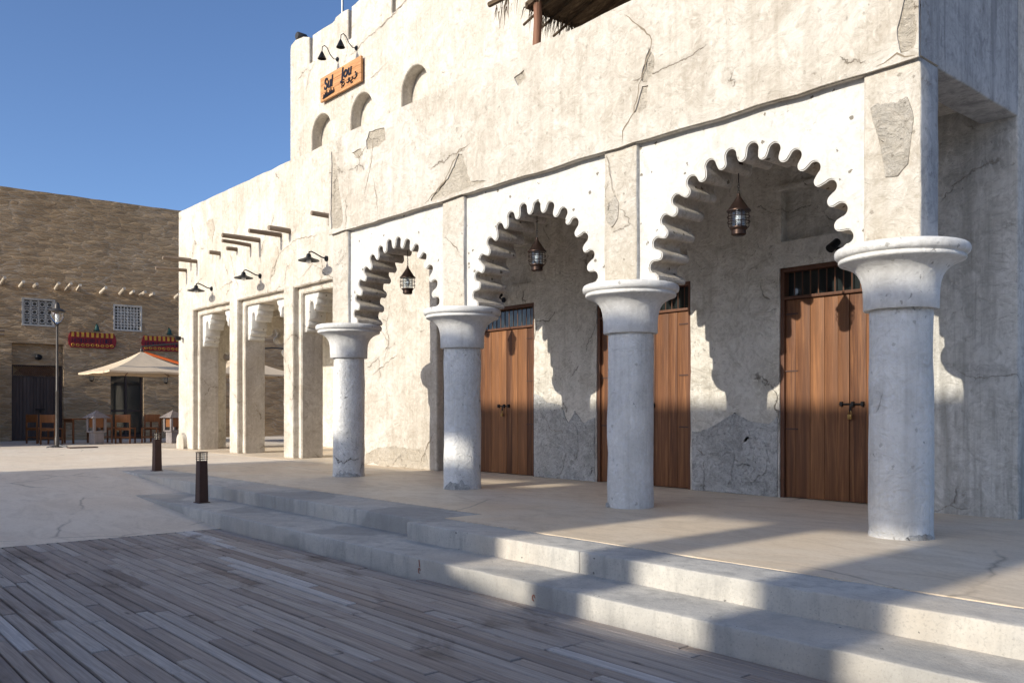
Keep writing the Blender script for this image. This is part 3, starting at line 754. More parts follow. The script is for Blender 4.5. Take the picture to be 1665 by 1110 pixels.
crack([(-11.19,4.72),(-11.02,4.68),(-10.86,4.80)], FW - .002, .014)
crack([(-3.30,3.70),(-3.12,3.74),(-2.99,3.70)], FW - .002, .016)
crack([(-11.86,3.14),(-11.66,3.25),(-11.45,3.36)], PF - .014, .008)
crack([(-9.04,3.23),(-8.87,3.13),(-8.68,2.97)], PF - .014, .008)
# bare cement dados between the doors, torn along the top
for poly in ([(-9.70,1.25),(-9.52,1.20),(-9.42,1.11),(-9.2,1.09),(-9.09,1.02),(-8.97,.82),(-8.84,1.0),(-8.66,.82),(-8.44,.90),(-8.44,.0),(-9.70,.0)],
             [(-6.77,.74),(-6.64,.73),(-6.41,.83),(-6.28,.90),(-6.14,.98),(-5.93,.87),(-5.68,.84),(-5.56,.93),(-5.56,.0),(-6.77,.0)]):
    top_ = resample(poly[:-2], .03, .03, poly[0][0], False)
    MB().prism(top_ + [(poly[-2][0], .005), (poly[-1][0], .005)], 8.904, 8.95, 'y').build('cement_dado', M['cement'], B, bevel=.004, seg=1)
for (cx, cz, ww, hh, sd) in ((-9.25, .28, .5, .42, 3), (-8.9, .55, .35, .5, 4), (-6.35, .35, .45, .5, 6), (-5.85, .45, .35, .55, 9), (-6.1, .7, .4, .2, 11)):
    MB().prism(torn(cx, cz, ww, hh, sd), 8.892, 8.93, 'y').build('cement_patch', M['cement'], B, bevel=.004, seg=1)
crack([(-6.72,.55),(-6.5,.42),(-6.42,.15)], 8.901, .008); crack([(-9.5,.95),(-9.3,.7),(-9.1,.72),(-8.9,.3)], 8.901, .008)
# ochre damp stain and cracks on the sunny wing wall
crack([(-13.67,1.64),(-12.96,1.94),(-12.81,1.99)], WY - .010, .009); crack([(-12.15,.1),(-11.9,.46),(-11.70,.67)], WY - .010, .012)
crack([(-13.5,2.6),(-13.1,2.2),(-13.25,1.9)], WY - .010, .006)
patch(resample([(-13.95,.02),(-13.86,.22),(-13.4,.34),(-12.9,.37),(-12.4,.34),(-12.05,.36),(-11.9,.02)], .09, .05, 31), WY, .005, 'peel')
patch(resample([(-21.35,5.69),(-20.97,5.70),(-20.80,5.45),(-20.97,5.1),(-21.24,5.37)], .08, .04, 41), WY, .008)
patch(resample([(-17.78,3.91),(-17.60,4.28),(-17.45,4.53),(-17.36,4.38),(-17.66,3.92)], .08, .03, 44), WY, .007)
crack([(-20.97,5.1),(-20.9,4.8),(-21.0,4.5)], WY - .011, .010)
crack([(-20.52,3.90),(-20.2,3.99),(-19.7,4.02)], WY - .010, .011); crack([(-19.88,4.72),(-19.71,4.27),(-19.40,3.81)], WY - .010, .012)
crack([(-17.85,3.7),(-17.7,4.0),(-17.36,4.35),(-16.6,4.55),(-15.7,4.5)], WY - .010, .010)
crack([(-16.4,3.7),(-15.9,3.95),(-15.4,3.75)], WY - .010, .008)
crack([(-16.3,7.5),(-16.1,7.9),(-15.9,8.0)], 8.588, .010); crack([(-14.51,7.72),(-13.85,7.88),(-13.04,8.0),(-12.1,8.3)], 8.588, .012)
crack([(-13.85,7.09),(-13.54,7.13),(-13.30,7.22)], 8.588, .010)

# ================================================================== THINGS HUNG ON AND STANDING BY THE BUILDING
# hanging lanterns, one in each arch
def make_lantern():
    r = thing('hanging_lantern', 'brown copper lantern', 'lantern', (0, 0, 0), 'lanterns hanging in the scalloped arches')
    MB().lathe(0, 0, [(.04, .665), (.042, .67), (.042, .725), (.03, .735), (.03, 1.0)], 20).build('canopy', M['copper'], r)
    MB().tube([(0, 0, .67), (0, 0, .50)], .005, 6).build('hanging_rod', M['black'], r)
    ch = MB()
    for i in range(5):
        z = .49 - i * .025; n = 10
        ch.tube([((.011 * math.cos(a) if i % 2 else 0), (0 if i % 2 else .011 * math.cos(a)), z + .017 * math.sin(a)) for a in [2*math.pi*k/n for k in range(n+1)]], .0028, 5)
    ch.build('chain', M['black'], r)
    MB().lathe(0, 0, [(.012, .40), (.016, .385), (.018, .37), (.09, .262), (.112, .238), (.112, .228), (.10, .226)], 28).build('cap', M['copper'], r)
    MB().lathe(0, 0, [(.070, .228), (.070, .075), (.064, .075), (.064, .228)], 28, cap=False).build('glass', M['glass'], r)
    MB().lathe(0, 0, [(.022, .21), (.03, .17), (.026, .13), (.018, .115)], 14).build('bulb', M['bulb'], r)
    for z in (.178, .128):
        MB().tube([(.105 * math.cos(2*math.pi*k/24), .105 * math.sin(2*math.pi*k/24), z) for k in range(25)], .0045, 6).build('guard_ring', M['copper'], r)
    for k in range(4):
        a = math.pi / 4 + k * math.pi / 2; c, s_ = math.cos(a), math.sin(a)
        MB().tube([(.075*c, .075*s_, .235), (.098*c, .098*s_, .215), (.098*c, .098*s_, .09), (.07*c, .07*s_, .062)], .004, 5).build('guard_bar', M['copper'], r)
    MB().lathe(0, 0, [(.082, .082), (.084, .074), (.078, .06), (.068, .052), (.068, .012), (.05, .0)], 26).build('lantern_base', M['copper'], r)
    return r
L0 = make_lantern()
for i, (x, lab) in enumerate(((-10.30, 'copper lantern hanging in the farthest small looking arch, lit wall behind it'), (-7.60, 'copper lantern hanging in the middle scalloped arch'), (-4.80, 'copper lantern hanging in the biggest arch nearest the corner column'))):
    o = L0 if i == 0 else copy_tree(L0)
    place(o, (x, 7.03, 2.645), random.uniform(0, 1), lab)

# gooseneck wall lamps on the wing
def make_wall_lamp():
    r = thing('wall_lamp', 'x', 'wall lamp', (0, 0, 0), 'gooseneck lamps over the tall openings')
    MB().lathe(0, -.03, [(.055, 0), (.055, .03)], 16, axis='y').build('mounting_plate', M['black'], r)
    MB().tube([(0, -.02, 0), (0, -.12, .015), (0, -.26, .075), (0, -.34, .10), (0, -.385, .085), (0, -.395, .03)], .014, 8).build('arm', M['black'], r)
    MB().lathe(0, -.395, [(.03, .05), (.045, .03), (.05, -.01), (.10, -.04), (.20, -.075), (.205, -.09), (.195, -.09), (.09, -.055), (.04, -.03)], 28).build('shade', M['black'], r)
    MB().lathe(0, -.395, [(.02, -.04), (.045, -.07), (.05, -.10), (.03, -.13), (.008, -.14)], 14).build('bulb', M['bulb'], r)
    return r
W0 = make_wall_lamp()
for i, (x, z, lab) in enumerate(((-20.98, 3.98, 'black gooseneck lamp over the first tall opening, nearest the outer corner'), (-18.28, 3.98, 'black gooseneck lamp over the middle tall opening'), (-15.32, 3.98, 'black gooseneck lamp over the third tall opening beside the arcade'))):
    place(W0 if i == 0 else copy_tree(W0), (x, WY, z), 0, lab)
# two small bell lamps above the sign
def make_bell():
    r = thing('sign_lamp', 'x', 'wall lamp', (0, 0, 0), 'bell lamps lighting the wooden sign')
    MB().lathe(0, -.02, [(.055, 0), (.055, .02)], 14, axis='y').build('mounting_plate', M['black'], r)
    MB().tube([(0, -.02, 0), (0, -.10, -.02), (0, -.20, .06), (0, -.28, .20), (0, -.35, .24), (0, -.41, .19), (0, -.42, .08)], .011, 8).build('arm', M['black'], r)
    MB().lathe(0, -.42, [(.012, .09), (.03, .06), (.085, -.06), (.105, -.10), (.095, -.10), (.03, .03)], 20).build('shade', M['black'], r)
    return r
b0 = make_bell()
for i, (x, lab) in enumerate(((-14.98, 'small black bell lamp above the left end of the wooden sign'), (-14.28, 'small black bell lamp above the right end of the wooden sign'))):
    o_ = place(b0 if i == 0 else copy_tree(b0), (x, 8.59, 7.80), 0, lab); o_.scale = (.8, .8, .8)
# wooden name board
sg = thing('wall_sign', 'orange brown wooden name board with black lettering high on the plaster wall', 'sign', (-14.76, 8.59, 7.08))
for k in range(3):
    z0 = 7.085 + k * .158
    MB().rbox(-15.52, -14.0, 8.515, 8.56, z0 + .001, z0 + .157, .004, .6, .0006).build('board', M['sign'], sg)
MB().box(-15.45, -14.08, 8.557, 8.597, 7.12, 7.52).build('backing_frame', M['black'], sg, smooth=False)
def text(body, x, z, size, sx=1.0, name='lettering', shear=0.0):
    cu = bpy.data.curves.new(name, 'FONT'); cu.body = body; cu.size = size; cu.extrude = .008; cu.offset = .006; cu.shear = shear
    o = bpy.data.objects.new(name, cu); C.objects.link(o)
    bpy.context.view_layer.update()
    me = bpy.data.meshes.new_from_object(o.evaluated_get(bpy.context.evaluated_depsgraph_get()))
    bpy.data.objects.remove(o)
    rot = Matrix.Rotation(R(90), 4, 'X')
    me.transform(Matrix.Translation((x, 8.508, z)) @ rot @ Matrix.Diagonal((sx, 1, 1, 1)))
    me.transform(Matrix.Translation(-wpos(sg)))
    me.materials.clear(); me.materials.append(M['letter'])
    ob = bpy.data.objects.new(name, me); C.objects.link(ob); ob.parent = sg; return ob
text('Sul', -15.36, 7.285, .30, .95, shear=.15); text('Jou', -14.70, 7.315, .29, 1.0, shear=.15)
sc = MB()
sc.tube([(-15.40, 8.505, 7.13), (-14.98, 8.505, 7.155)], .012, 6)
for i in range(8): sc.tube([(-15.38 + i * .055, 8.505, 7.14), (-15.36 + i * .055, 8.505, 7.20 + .03 * ((i * 7) % 3)), (-15.345 + i * .055, 8.505, 7.15)], .010, 5)
for (cx, cz, pts) in ((-14.68, 7.19, [(0, 0), (.03, .05), (.08, .05), (.10, 0), (.06, -.03), (.02, -.01), (.0, -.05)]), (-14.50, 7.20, [(0, .0), (.05, -.02), (.10, .0), (.12, .05), (.09, .06), (.07, .02), (.14, -.02), (.2, 0), (.22, .05)]), (-14.25, 7.20, [(0, 0), (.06, -.01), (.12, .02), (.13, .07), (.09, .07), (.08, .03)])):
    sc.tube([(cx + u, 8.505, cz + v) for u, v in pts], .012, 6)
for (u, v) in ((-14.60, 7.275), (-14.33, 7.145), (-14.29, 7.145), (-14.18, 7.30)): sc.box(u - .012, u + .012, 8.497, 8.515, v - .012, v + .012)
stuff(sc.build('script_lettering', M['letter'], sg))

# small spotlights above the doors and a camera on the corner
def make_spot():
    r = thing('door_spotlight', 'x', 'spotlight', (0, 0, 0), 'black spotlights above the doors')
    MB().lathe(0, -.03, [(.04, 0), (.04, .03)], 14, axis='y').build('mounting_plate', M['black'], r)
    MB().tube([(0, -.02, 0), (0, -.07, .01), (.01, -.12, .05)], .010, 6).build('arm', M['black'], r)
    MB().tube([(.01, -.08, .09), (-.01, -.20, .0)], [.042, .05], 12).build('lamp_head', M['black'], r)
    return r
s0 = make_spot()
for i, (x, lab) in enumerate(((-10.40, 'small black spotlight above the door in the farthest arch'), (-4.80, 'small black spotlight above the padlocked door by the corner column'))):
    place(s0 if i == 0 else copy_tree(s0), (x, 8.925, 2.73), 0, lab)
cmr = thing('security_camera', 'tiny black camera on the outer corner of the cream wing', 'camera', (-22.86, 8.54, 2.88))
MB().tube([(-22.86, 8.56, 2.88), (-22.88, 8.44, 2.88)], .015, 8).build('camera_arm', M['black'], cmr)
MB().lathe(-22.88, 8.36, [(.05, 0), (.06, .04), (.055, .12), (.02, .13)], 14, axis='y', oz=2.88).build('camera_body', M['black'], cmr)

# thatched shade on the terrace
pg = thing('thatched_shade', 'palm thatched shade on a crooked brown post behind the parapet', 'shade', (-7.6, 7.0, 5.0))
MB().tube([(-7.60, 7.03, 4.6), (-7.61, 7.03, 5.2), (-7.585, 7.03, 5.6), (-7.60, 7.02, 6.3)], [.055, .052, .05, .047], 10, .008).build('post', M['post'], pg)
MB().rbox(-7.69, -7.56, 6.98, 7.08, 5.02, 5.24, .012, .1, .006).build('post_foot', M['pole'], pg)
def zr(x): return 5.84 + (x + 7.5) * .30
th = MB(); rt_ = random.Random(3)
th.quad((-7.72, 6.95, zr(-7.72)), (-3.6, 6.95, zr(-3.6)), (-3.6, 8.45, zr(-3.6) + .02), (-7.72, 8.45, zr(-7.72) + .02))
th.quad((-7.72, 6.95, zr(-7.72) + .07), (-3.6, 6.95, zr(-3.6) + .09), (-3.6, 8.45, zr(-3.6) + .09), (-7.72, 8.45, zr(-7.72) + .07))
th.quad((-7.72, 6.95, zr(-7.72)), (-7.72, 8.45, zr(-7.72) + .02), (-7.72, 8.45, zr(-7.72) + .07), (-7.72, 6.95, zr(-7.72) + .07))
th.quad((-7.72, 6.95, zr(-7.72)), (-3.6, 6.95, zr(-3.6)), (-3.6, 6.95, zr(-3.6) + .09), (-7.72, 6.95, zr(-7.72) + .07))
o = th.build('thatch', M['thatch'], pg, smooth=False)
fr = MB()
def frond(x, y, z, L, dx=0, dy=0, wd=.012):
    pts = [(x, y, z)]
    for i in range(1, 4): pts.append((x + dx * i / 3 + rt_.uniform(-.008, .008), y + dy * i / 3 + rt_.uniform(-.008, .008), z - L * (i / 3) ** 1.2))
    a = rt_.uniform(0, math.pi); cx_, sy_ = math.cos(a) * wd, math.sin(a) * wd
    for i in range(3):
        k0, k1 = 1 - i / 3.2, 1 - (i + 1) / 3.2
        p, q = pts[i], pts[i+1]
        fr.quad((p[0]-cx_*k0, p[1]-sy_*k0, p[2]), (p[0]+cx_*k0, p[1]+sy_*k0, p[2]), (q[0]+cx_*k1, q[1]+sy_*k1, q[2]), (q[0]-cx_*k1, q[1]-sy_*k1, q[2]))
for i in range(230):
    y = rt_.uniform(6.95, 8.45); frond(-7.72 + rt_.uniform(-.03, .1), y, zr(-7.7) + .03, rt_.uniform(.08, .30), rt_.uniform(-.12, .02), rt_.uniform(-.05, .05), .009)
for i in range(120):
    x = rt_.uniform(-7.7, -4); frond(x, 6.95 + rt_.uniform(-.02, .05), zr(x) + .04, rt_.uniform(.06, .2), rt_.uniform(-.05, .05), rt_.uniform(-.08, .02), .009)
for i in range(26):
    frond(rt_.uniform(-8.3, -7.75), 6.97, rt_.uniform(5.92, 6.05), rt_.uniform(.10, .28), rt_.uniform(-.06, .03), 0, .008)
stuff(fr.build('fronds', M['thatch'], pg, smooth=False))
for y in (7.1, 7.35, 7.6, 7.88, 8.15, 8.38):
    x0 = -7.95 + rt_.uniform(-.1, .1)
    MB().tube([(x0, y, zr(x0) - .025), (-5.6, y + .05, zr(-5.6) - .03), (-3.7, y, zr(-3.7) - .02)], [.016, .02, .022], 7, .004).build('rafter', M['thatch'], pg)
for x in (-6.9, -6.0, -5.0):
    MB().tube([(x, 6.95, zr(x) - .06), (x, 8.5, zr(x) - .05)], .03, 8, .004).build('purlin', M['thatch'], pg)
MB().tube([(-8.45, 7.0, 6.09), (-7.5, 7.0, 6.06), (-6.5, 7.0, 6.26)], .035, 8, .005).build('eave_pole', M['thatch'], pg)
ant = MB().tube([(-16.36, 9.5, 8.0), (-16.36, 9.5, 11.5)], .025, 8).build('roof_mast', M['greymetal']); ant['label'] = 'thin grey mast standing on the upper roof'; ant['category'] = 'mast'
drm = thing('roof_floodlight', 'small dark round floodlight on the top corner of the upper storey', 'floodlight', (-16.7, 8.72, 8.72))
MB().tube([(-16.70, 8.80, 8.65), (-16.70, 8.76, 8.80)], .02, 8).build('bracket_arm', M['black'], drm)
MB().lathe(-16.72, 8.62, [(.07, 0), (.085, .02), (.08, .20), (.05, .24)], 16, axis='y', oz=8.83).build('lamp_head', M['lampgrey'], drm)

# bollards
def make_bollard():
    r = thing('bollard', 'x', 'bollard', (0, 0, 0), 'brown bollard lights on the steps')
    MB().rbox(-.075, .075, -.075, .075, 0, .012, .004, .2, 0).build('base_plate', M['rust'], r)
    n = len(MB().v); b = MB()
    h0, h1, a0, a1 = .01, .525, .060, .052
    b.prism([(-a0, -a0), (a0, -a0), (a0, a0), (-a0, a0)], h0, h1, 'z')
    for i in range(4, 8): b.v[i].x *= a1 / a0; b.v[i].y *= a1 / a0
    b.build('shaft', M['rust'], r, bevel=.005)
    for i in range(3): MB().rbox(-.056, .056, -.056, .056, .545 + i * .027, .553 + i * .027, .003, .2, 0).build('louvre', M['rust'], r)
    MB().rbox(-.056, .056, -.056, .056, .622, .636, .004, .2, 0).build('cap', M['rust'], r)
    MB().lathe(0, 0, [(.036, .525), (.036, .622)], 16).build('lens', M['glass'], r)
    for sx in (-1, 1):
        for sy in (-1, 1): MB().box(sx*.045-.004, sx*.045+.004, sy*.045-.004, sy*.045+.004, .52, .625).build('stay', M['black'], r)
    return r
k0 = make_bollard()
place(k0, (-10.80, 4.27, -.155), .12, 'brown square bollard light on the lower step, the nearer one')
place(copy_tree(k0), (-14.75, 5.08, .0), .12, 'brown square bollard light at the top of the ramp, the farther one')

# ================================================================== THE OLD BROWN BUILDING ACROSS THE SQUARE
BO = Vector((-31.9875, 7.8818, 0)); ca, sa = math.cos(R(3.2)), math.sin(R(3.2))
BDv = Vector((sa, ca, 0)); BNv = Vector((ca, -sa, 0))
OB = thing('mud_building', 'old brown mud walled building in grazing light across the square', 'building', tuple(BO))
def bp(s, n, z): return BO + BDv * s + BNv * n + Vector((0, 0, z))       # s along the wall, n out of it, z up
def bg_box(m, s0, s1, n0, n1, z0, z1):
    return m.obox(bp((s0+s1)/2, (n0+n1)/2, (z0+z1)/2), BDv, BNv, Vector((0, 0, 1)), (s1-s0)/2, (n1-n0)/2, (z1-z0)/2)
HOLES = [(-1.46, .06, -.1, 3.2, .35), (1.54, 2.62, -.1, 2.32, .30), (-1.18, -.19, 3.78, 4.69, .10), (1.62, 2.57, 3.77, 4.68, .10)]
# rough relief of horizontal mud courses on a fine grid; openings are stepped back
m = MB(); s0_, s1_, ds, dz_ = -14.0, 16.0, .115, .055
ss = sorted(set([round(s0_ + i * ds, 3) for i in range(int((s1_ - s0_) / ds) + 1)] + [h[0] for h in HOLES] + [h[1] for h in HOLES] + [h[0] - .004 for h in HOLES] + [h[1] + .004 for h in HOLES]))
zs = sorted(set([round(-.1 + i * dz_, 3) for i in range(int(8.4 / dz_) + 1)] + [h[2] for h in HOLES] + [h[3] for h in HOLES] + [h[3] + .004 for h in HOLES] + [h[2] - .004 for h in HOLES]))
for s_ in ss:
    for z in zs:
        q = Vector((s_ * .9, z * 6.5, 0)); q2 = Vector((s_ * 2.6, z * 15, 4))
        n_ = .009 * noise.noise(q) + .008 * noise.noise(q2) + .012 * noise.noise(Vector((s_ * .5, z * .5, 9))) + .012 * max(0, noise.noise(Vector((s_*1.4, z*9, 20))))
        zz = z
        if z > 8.1: zz = z - .03 + .02 * noise.noise(Vector((s_ * 1.6, 2, 3)))
        for h in HOLES:
            if h[0] - 1e-4 <= s_ <= h[1] + 1e-4 and h[2] - 1e-4 <= z <= h[3] + 1e-4: n_ = -h[4]
        m.v.append(bp(s_, n_, zz))
nz = len(zs)
for i in range(len(ss) - 1):
    for j in range(nz - 1): m.f.append((i*nz+j, (i+1)*nz+j, (i+1)*nz+j+1, i*nz+j+1))
ow_ = m.build('wall', M['mud'], OB, angle=70)
mm = MB(); bg_box(mm, s0_, s1_, -9, -.45, -.1, 8.2); mm.build('building_core', M['mud'], OB, smooth=False)
# unseen bay, added and sized to throw shade on the wall foot and seats
mm = MB(); bg_box(mm, -14, -3.4, -.2, 4.8, -.1, 3.2); mm.build('unseen_shade_bay', M['mud'], OB, smooth=False)
# big double door in the deep recess, with a lattice transom
mm = MB(); bg_box(mm, -1.455, .055, -.348, -.20, 2.5, 3.195); mm.build('lintel_panel', M['mud'], OB, smooth=False)
mm = MB(); bg_box(mm, -1.46, .06, -.34, -.24, 2.11, 2.14); bg_box(mm, -1.46, .06, -.34, -.24, 2.46, 2.50); bg_box(mm, -1.46, -1.40, -.34, -.235, 0, 2.5); bg_box(mm, 0, .06, -.34, -.235, 0, 2.5)
dr = mm.build('old_door', M['olddoor'], OB, smooth=False)
nb_ = 14
for k in range(nb_):
    a = -1.40 + 1.40 * k / nb_; mm = MB(); bg_box(mm, a + .003, a + 1.4 / nb_ - .003, -.33, -.27 + random.uniform(-.006, .006), .03, 2.11); mm.build('plank', M['olddoor'], dr, smooth=False)
lt = MB()
for k in range(-4, 26):
    a = -1.40 + k * .06
    for sg_ in (1, -1):
        p0 = [a, 2.15]; p1 = [a + .32 * sg_, 2.46]
        if sg_ < 0: p0[0] += .3; p1[0] += .3
        if min(p0[0], p1[0]) < -1.41 or max(p0[0], p1[0]) > .01: continue
        lt.tube([bp(p0[0], -.27, p0[1]), bp(p1[0], -.27, p1[1])], .008, 4)
lt.build('transom_lattice', M['doordark'], dr, smooth=False)
mm = MB(); bg_box(mm, -.75, -.45, -.26, -.235, 1.02, 1.05); bg_box(mm, -.63, -.57, -.255, -.23, .93, 1.05); mm.build('bolt', M['black'], dr)
# glazed door
mm = MB()
for a, b in ((1.54, 1.60), (2.05, 2.11), (2.56, 2.62)): bg_box(mm, a, b, -.28, -.20, .05, 2.31)
for z0, z1 in ((.05, .16), (.95, 1.02), (2.22, 2.318)): bg_box(mm, 1.541, 2.619, -.278, -.204, z0, z1)
gd = mm.build('glazed_door', M['olddoor'], OB, smooth=False)
for a, b in ((1.60, 2.05), (2.11, 2.56)):
    for z0, z1 in ((.16, .95), (1.02, 2.22)):
        mm = MB(); bg_box(mm, a, b, -.25, -.24, z0, z1); mm.build('pane', M['pane'], gd, smooth=False)
for a, b in ((1.63, 1.70), (1.78, 1.80)):
    mm = MB(); bg_box(mm, a, b, -.262, -.252, .4, 2.1); mm.build('curtain', M['jaliw'], gd, smooth=False)
# pierced window screens
def screen(s0, s1, z0, z1, mat, mode):
    mm = MB(); e = .05
    bg_box(mm, s0, s1, -.09, .02, z0, z0 + e); bg_box(mm, s0, s1, -.09, .02, z1 - e, z1)
    bg_box(mm, s0, s0 + e, -.088, .018, z0 + e, z1 - e); bg_box(mm, s1 - e, s1, -.088, .018, z0 + e, z1 - e)
    fr_ = mm.build('screen_window', mat, OB, smooth=False)
    g_ = MB(); a0, a1, b0, b1 = s0 + e, s1 - e, z0 + e, z1 - e
    bk = MB(); bg_box(bk, a0, a1, -.097, -.088, b0, b1); bk.build('dark_opening', M['lampgrey2'], fr_, smooth=False)
    if mode == 'grid':
        n = 8
        for k in range(n + 1):
            u = a0 + (a1 - a0) * k / n; bg_box(g_, u - .017, u + .017, -.07, -.01, b0, b1)
            v = b0 + (b1 - b0) * k / n; bg_box(g_, a0, a1, -.068, -.012, v - .017, v + .017)
        for i in range(1, 4):
            for j in range(1, 4):
                u = a0 + (a1 - a0) * (i*2) / n; v = b0 + (b1 - b0) * (j*2) / n; bg_box(g_, u - .04, u + .04, -.066, -.008, v - .04, v + .04)
        for i in range(n):
            for j in range(n):
                if 0 < i < n-1 and 0 < j < n-1:
                    u = a0 + (a1 - a0) * (i+.5) / n; v = b0 + (b1 - b0) * (j+.5) / n
                    g_.tube([bp(u-.05, -.04, v-.05), bp(u+.05, -.04, v+.05)], .011, 4)
    else:
        nx, nz_ = 4, 3
        for i in range(nx):
            for j in range(nz_):
                u = a0 + (a1 - a0) * (i+.5) / nx; v = b0 + (b1 - b0) * (j+.5) / nz_
                g_.tube([bp(u + .075*math.cos(t_*math.pi/4), -.04, v + .075*math.sin(t_*math.pi/4)) for t_ in range(9)], .02, 5)
                for t_ in range(4):
                    a = math.pi/4 + t_*math.pi/2
                    g_.tube([bp(u + .07*math.cos(a), -.04, v + .07*math.sin(a)), bp(u + .17*math.cos(a), -.04, v + .17*math.sin(a))], .018, 4)
        for i in range(nx + 1): u = a0 + (a1 - a0) * i / nx; bg_box(g_, u - .014, u + .014, -.06, -.015, b0, b1)
        for j in range(nz_ + 1): v = b0 + (b1 - b0) * j / nz_; bg_box(g_, a0, a1, -.058, -.018, v - .014, v + .014)
        bg_box(g_, a0 - .002, a0 + .035, -.056, -.01, b0, b1); bg_box(g_, a1 - .035, a1 + .002, -.056, -.01, b0, b1)
    g_.build('tracery', mat, fr_, smooth=False)
screen(-1.18, -.19, 3.78, 4.69, M['jali'], 'stars'); screen(1.62, 2.57, 3.77, 4.68, M['jaliw'], 'grid')
# roof pole ends in a row
for s_ in (-4.1, -3.4, -2.6, -1.76, -1.22, -.81, -.17, .15, .49, 1.22, 1.84, 2.2, 2.51, 2.87, 3.72, 4.3, 4.9, 5.6, 6.1, 7.0, 7.7, 8.4):
    L = random.uniform(.35, .75); dz = random.uniform(.0, .10)
    MB().tube([bp(s_, -.05, 5.06 + random.uniform(-.03, .03)), bp(s_, L, 5.10 + dz)], [.06, .05], 9, .006).build('roof_pole', M['palepole'], OB)
for z in (3.44, 3.56): MB().tube([bp(-2.2, .06, z), bp(-1.68, .08, z + .01)], .035, 8, .004).build('wall_log', M['pole'], OB)
# two shop boards: maroon with a row of ochre blocks, dark letters and diamonds
def make_board():
    r = thing('shop_board', 'x', 'sign', (0, 0, 0), 'maroon shop boards on the mud wall')
    Lb, H = 1.47, .52
    out = [(-Lb/2, .10), (-Lb/2 - .03, .26), (-Lb/2, .40), (-Lb/2 + .05, .52), (Lb/2 - .05, .52), (Lb/2, .40), (Lb/2 + .03, .26), (Lb/2, .10), (Lb/2 - .06, 0), (-Lb/2 + .06, 0)]
    MB().prism(out, -.05, 0, 'y').build('board', M['maroon'], r, bevel=.006)
    n = 9
    for k in range(n):
        u = -Lb/2 + .12 + (Lb - .24) * k / (n - 1)
        MB().box(u - .04, u + .04, -.062, -.048, .36, .52).build('ochre_block', M['yellow'], r, smooth=False)
        MB().tube([(u + .045*math.cos(t_*math.pi/3), -.056, .085 + .04*math.sin(t_*math.pi/3)) for t_ in range(7)], .014, 5).build('ochre_ring', M['yellow'], r)
        if k < n - 1: MB().box(u + .065, u + .085, -.058, -.049, .076, .096).build('ochre_dot', M['yellow'], r, smooth=False)
    lt = MB(); rd = random.Random(2); u = -Lb/2 + .09
    while u < Lb/2 - .12:
        ww = rd.uniform(.035, .07)
        lt.box(u, u + .018, -.06, -.049, .17, .31)
        if rd.random() < .7: lt.box(u + .018, u + ww, -.06, -.049, .17 if rd.random() < .5 else .29, .19 if rd.random() < .5 else .31)
        if rd.random() < .6: lt.box(u + ww, u + ww + .015, -.059, -.049, .17, .31)
        u += ww + .035
    lt.build('lettering', M['purple'], r, smooth=False)
    return r
WR = R(90) - R(3.2)                                       # turn things built facing -Y to face out of the old wall
sb = make_board()
place(sb, bp(.945, .03, 3.13), WR, 'maroon shop board with ochre blocks beside the street lamp')
place(copy_tree(sb), bp(3.30, .03, 3.12), WR, 'maroon shop board with ochre blocks half hidden by the cream wing')
def make_green():
    r = thing('green_wall_lamp', 'x', 'wall lamp', (0, 0, 0), 'green lamps above the shop boards')
    MB().tube([(0, 0, .12), (0, -.12, .26), (0, -.2, .22)], .014, 6).build('arm', M['black'], r)
    MB().lathe(0, -.2, [(.01, .24), (.03, .21), (.06, .15), (.075, .06), (.12, 0), (.11, 0), (.06, .08)], 18).build('shade', M['green'], r)
    return r
gr = make_green()
place(gr, bp(1.05, .02, 3.70), WR, 'green bell lamp above the whole maroon board')
place(copy_tree(gr), bp(3.45, .02, 3.70), WR, 'green bell lamp above the half hidden maroon board')
def make_wlan():
    r = thing('wall_lantern', 'x', 'lantern', (0, 0, 0), 'small wall lanterns by the glazed door')
    MB().tube([(0, 0, .32), (0, -.10, .38), (0, -.13, .33)], .010, 6).build('arm', M['black'], r)
    MB().lathe(0, -.13, [(.02, .34), (.085, .27), (.08, .26)], 12).build('cap', M['black'], r)
    MB().lathe(0, -.13, [(.06, .26), (.055, .06)], 10).build('glass', M['glass'], r)
    for k in range(6):
        a = k * math.pi / 3; MB().tube([(.066*math.cos(a), -.13 + .066*math.sin(a), .265), (.062*math.cos(a), -.13 + .062*math.sin(a), .05)], .005, 4).build('cage_bar', M['black'], r)
    MB().lathe(0, -.13, [(.07, .055), (.06, .03), (.02, .0)], 12).build('lantern_base', M['black'], r)
    return r
wl0 = make_wlan()
place(wl0, bp(.90, .01, 1.98), WR, 'small black wall lantern between the old door and the glazed door')
place(copy_tree(wl0), bp(3.35, .01, 1.95), WR, 'small black wall lantern under the umbrella, close to the cream wing')
ds_ = thing('door_lamp', 'small black lamp above the lattice of the old double door', 'wall lamp', tuple(bp(-.68, -.2, 2.77)))
MB().tube([bp(-.68, -.21, 2.80), bp(-.68, -.06, 2.80)], .03, 8).build('arm', M['black'], ds_)
MB().lathe(bp(-.68, -.05, 0).x, bp(-.68, -.05, 0).y, [(.02, 2.86), (.09, 2.83), (.12, 2.76), (.09, 2.69), (.03, 2.66)], 14).build('shade', M['black'], ds_)

